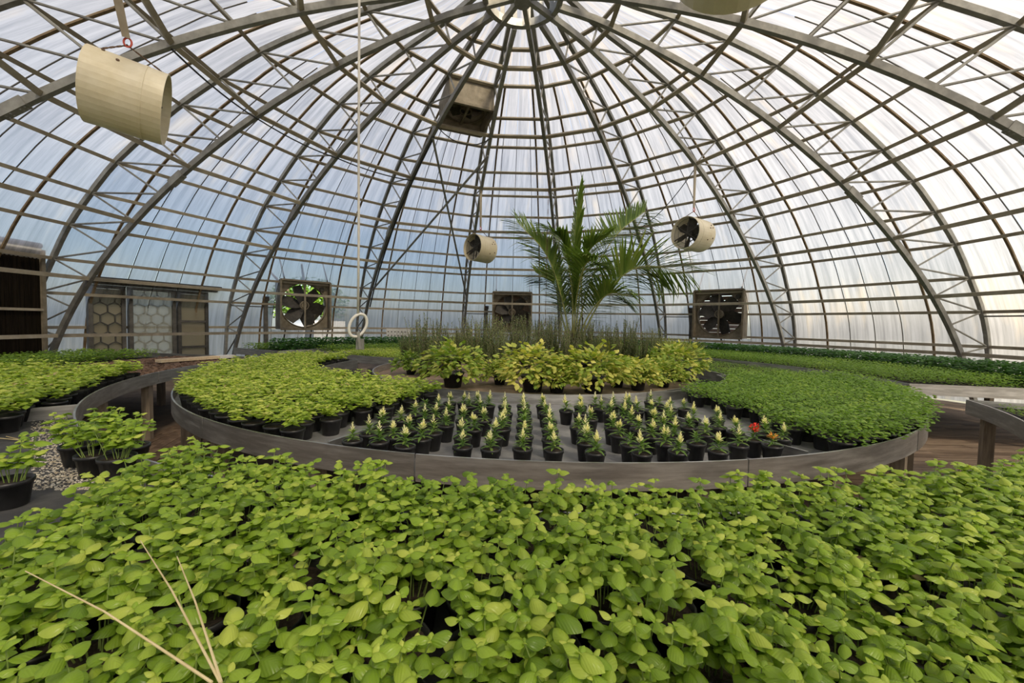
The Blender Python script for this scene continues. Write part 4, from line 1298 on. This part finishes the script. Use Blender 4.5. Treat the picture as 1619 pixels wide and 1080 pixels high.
# boards: one on the mulch, a stack under the left bench, a crate
a, b = PZ(250, 571, ZD + .11), PZ(368, 563, ZD + .11)
o = obj('timber_board', MB().bar(a, a.lerp(b, .76), .16, .045), M_PALEWOOD); o['label'] = 'longer pale timber board lying on the mulch at the left'; o['category'] = 'board'
o = obj('timber_board', MB().bar(a.lerp(b, .765), b, .15, .05), M_WHITE); o['label'] = 'short whitish board at the end of the pale timber board'; o['category'] = 'board'
base = polar(6.0, -113)
for k in range(6):
    pts = [Vector((x, 0, .018 * math.sin(x * 4 + k) + .04 + k * .068)) for x in np.linspace(-.75, .75, 9)]
    o = obj('weathered_plank', sweep(pts, Vector((0, 1, 0)), .55, .042), M_WOOD, None, T(base) @ RZ(-math.radians(-113) + RNG.uniform(-.05, .05)))
    o['label'] = 'warped weathered plank under left bench, %s from the floor in its stack' % nth(k + 1); o['category'] = 'plank'; o['group'] = 'plank stack under the left bench'
cr = thing('wooden_crate', 'orange brown crate behind the plank stack under the left bench', 'crate', T(polar(6.5, -108)) @ RZ(math.radians(108)))
for k, z in enumerate((.12, .29, .46)): obj('slat', MB().box((0, 0, z), (.7, .5, .15)), M_ORANGE, cr)
for sx in (-1, 1):
    for sy in (-1, 1): obj('corner_post', MB().box((sx * .33, sy * .23, .28), (.05, .05, .56)), M_WOOD, cr)

# dry stalks lying over the foreground basil, loose straw by the pots
for (p, q, lab) in (((40, 903), (335, 1079), 'thick dry straw stalk lying slanted over the basil at the lower left'), ((222, 855), (348, 1079), 'dry straw stalk standing steeply beside the thick one'),
                    ((280, 880), (350, 1079), 'thin dry stalk right of the other two at the lower left')):
    a, b = PZ(*p, 1.075), PZ(*q, 1.055)
    m_ = a.lerp(b, .5) + Vector((0, 0, .012))
    o = obj('straw_stalk', MB().tube([a, m_, b], [.0009, .0015, .002], 6), M_STRAW); o['label'] = lab; o['category'] = 'straw'
for k, (p, q, lab) in enumerate((((0, 693), (75, 700), 'loose straw lying left on the perlite'), ((10, 690), (40, 697), 'short straw piece by the left pots'))):
    a, b = PZ(*p, ZD + .012), PZ(*q, ZD + .012)
    o = obj('straw_stalk', MB().tube([a, a.lerp(b, .5), b], .003, 5), M_STRAW); o['label'] = lab; o['category'] = 'straw'

# ------------------------------------------------------------------ outside: a tree and a white wall seen through the open fan
azo = rib_az(-2.5)
tp = PY(486, 500, 16.2); tp.z = -.13
tr = thing('yard_tree', 'leafy tree outside seen through the left wall fan', 'tree', T(tp))
obj('trunk', MB().tube([(0, 0, 0), (.08, 0, 1.2), (0, .1, 2.4)], [.22, .17, .12], 8), M_BARK, tr)
for k in range(5):
    a = k * 1.26; obj('branch', MB().tube([(0.03, .03, 1.5 + .15 * k), (.7 * math.cos(a), .7 * math.sin(a), 2.2 + .2 * k), (1.3 * math.cos(a), 1.3 * math.sin(a), 2.9 + .2 * k)], [.09, .06, .03], 6), M_BARK, tr)
rt = random.Random(2); items = []
for k in range(3600):
    a = rt.uniform(0, 6.28); el = rt.uniform(-.5, 1.2); R_ = rt.uniform(.3, 1.5)
    items.append((leaf_M(Vector((R_ * math.cos(a) * math.cos(el), R_ * math.sin(a) * math.cos(el), 2.3 + R_ * math.sin(el) * .75)), rt.uniform(0, 6.28), rt.uniform(-.6, .6), 0, rt.uniform(.1, .2)), rt.random() * .5))
o = link('foliage', build_leaves('foliage', items, TINY, M_PARS), tr); o['kind'] = 'stuff'
ow = PY(503, 520, 23.0); ow.z = 0
wt = thing('white_shed', 'white shed in the yard glimpsed through the left wall fan', 'shed', T(ow) @ RZ(-azo))
obj('wall', MB().box((0, 0, .7), (2.2, 2, 1.6)), M_WALLOUT, wt)
obj('roof', MB().box((0, 0, 1.86), (2.4, 2.2, .12)), M_STEELD, wt)
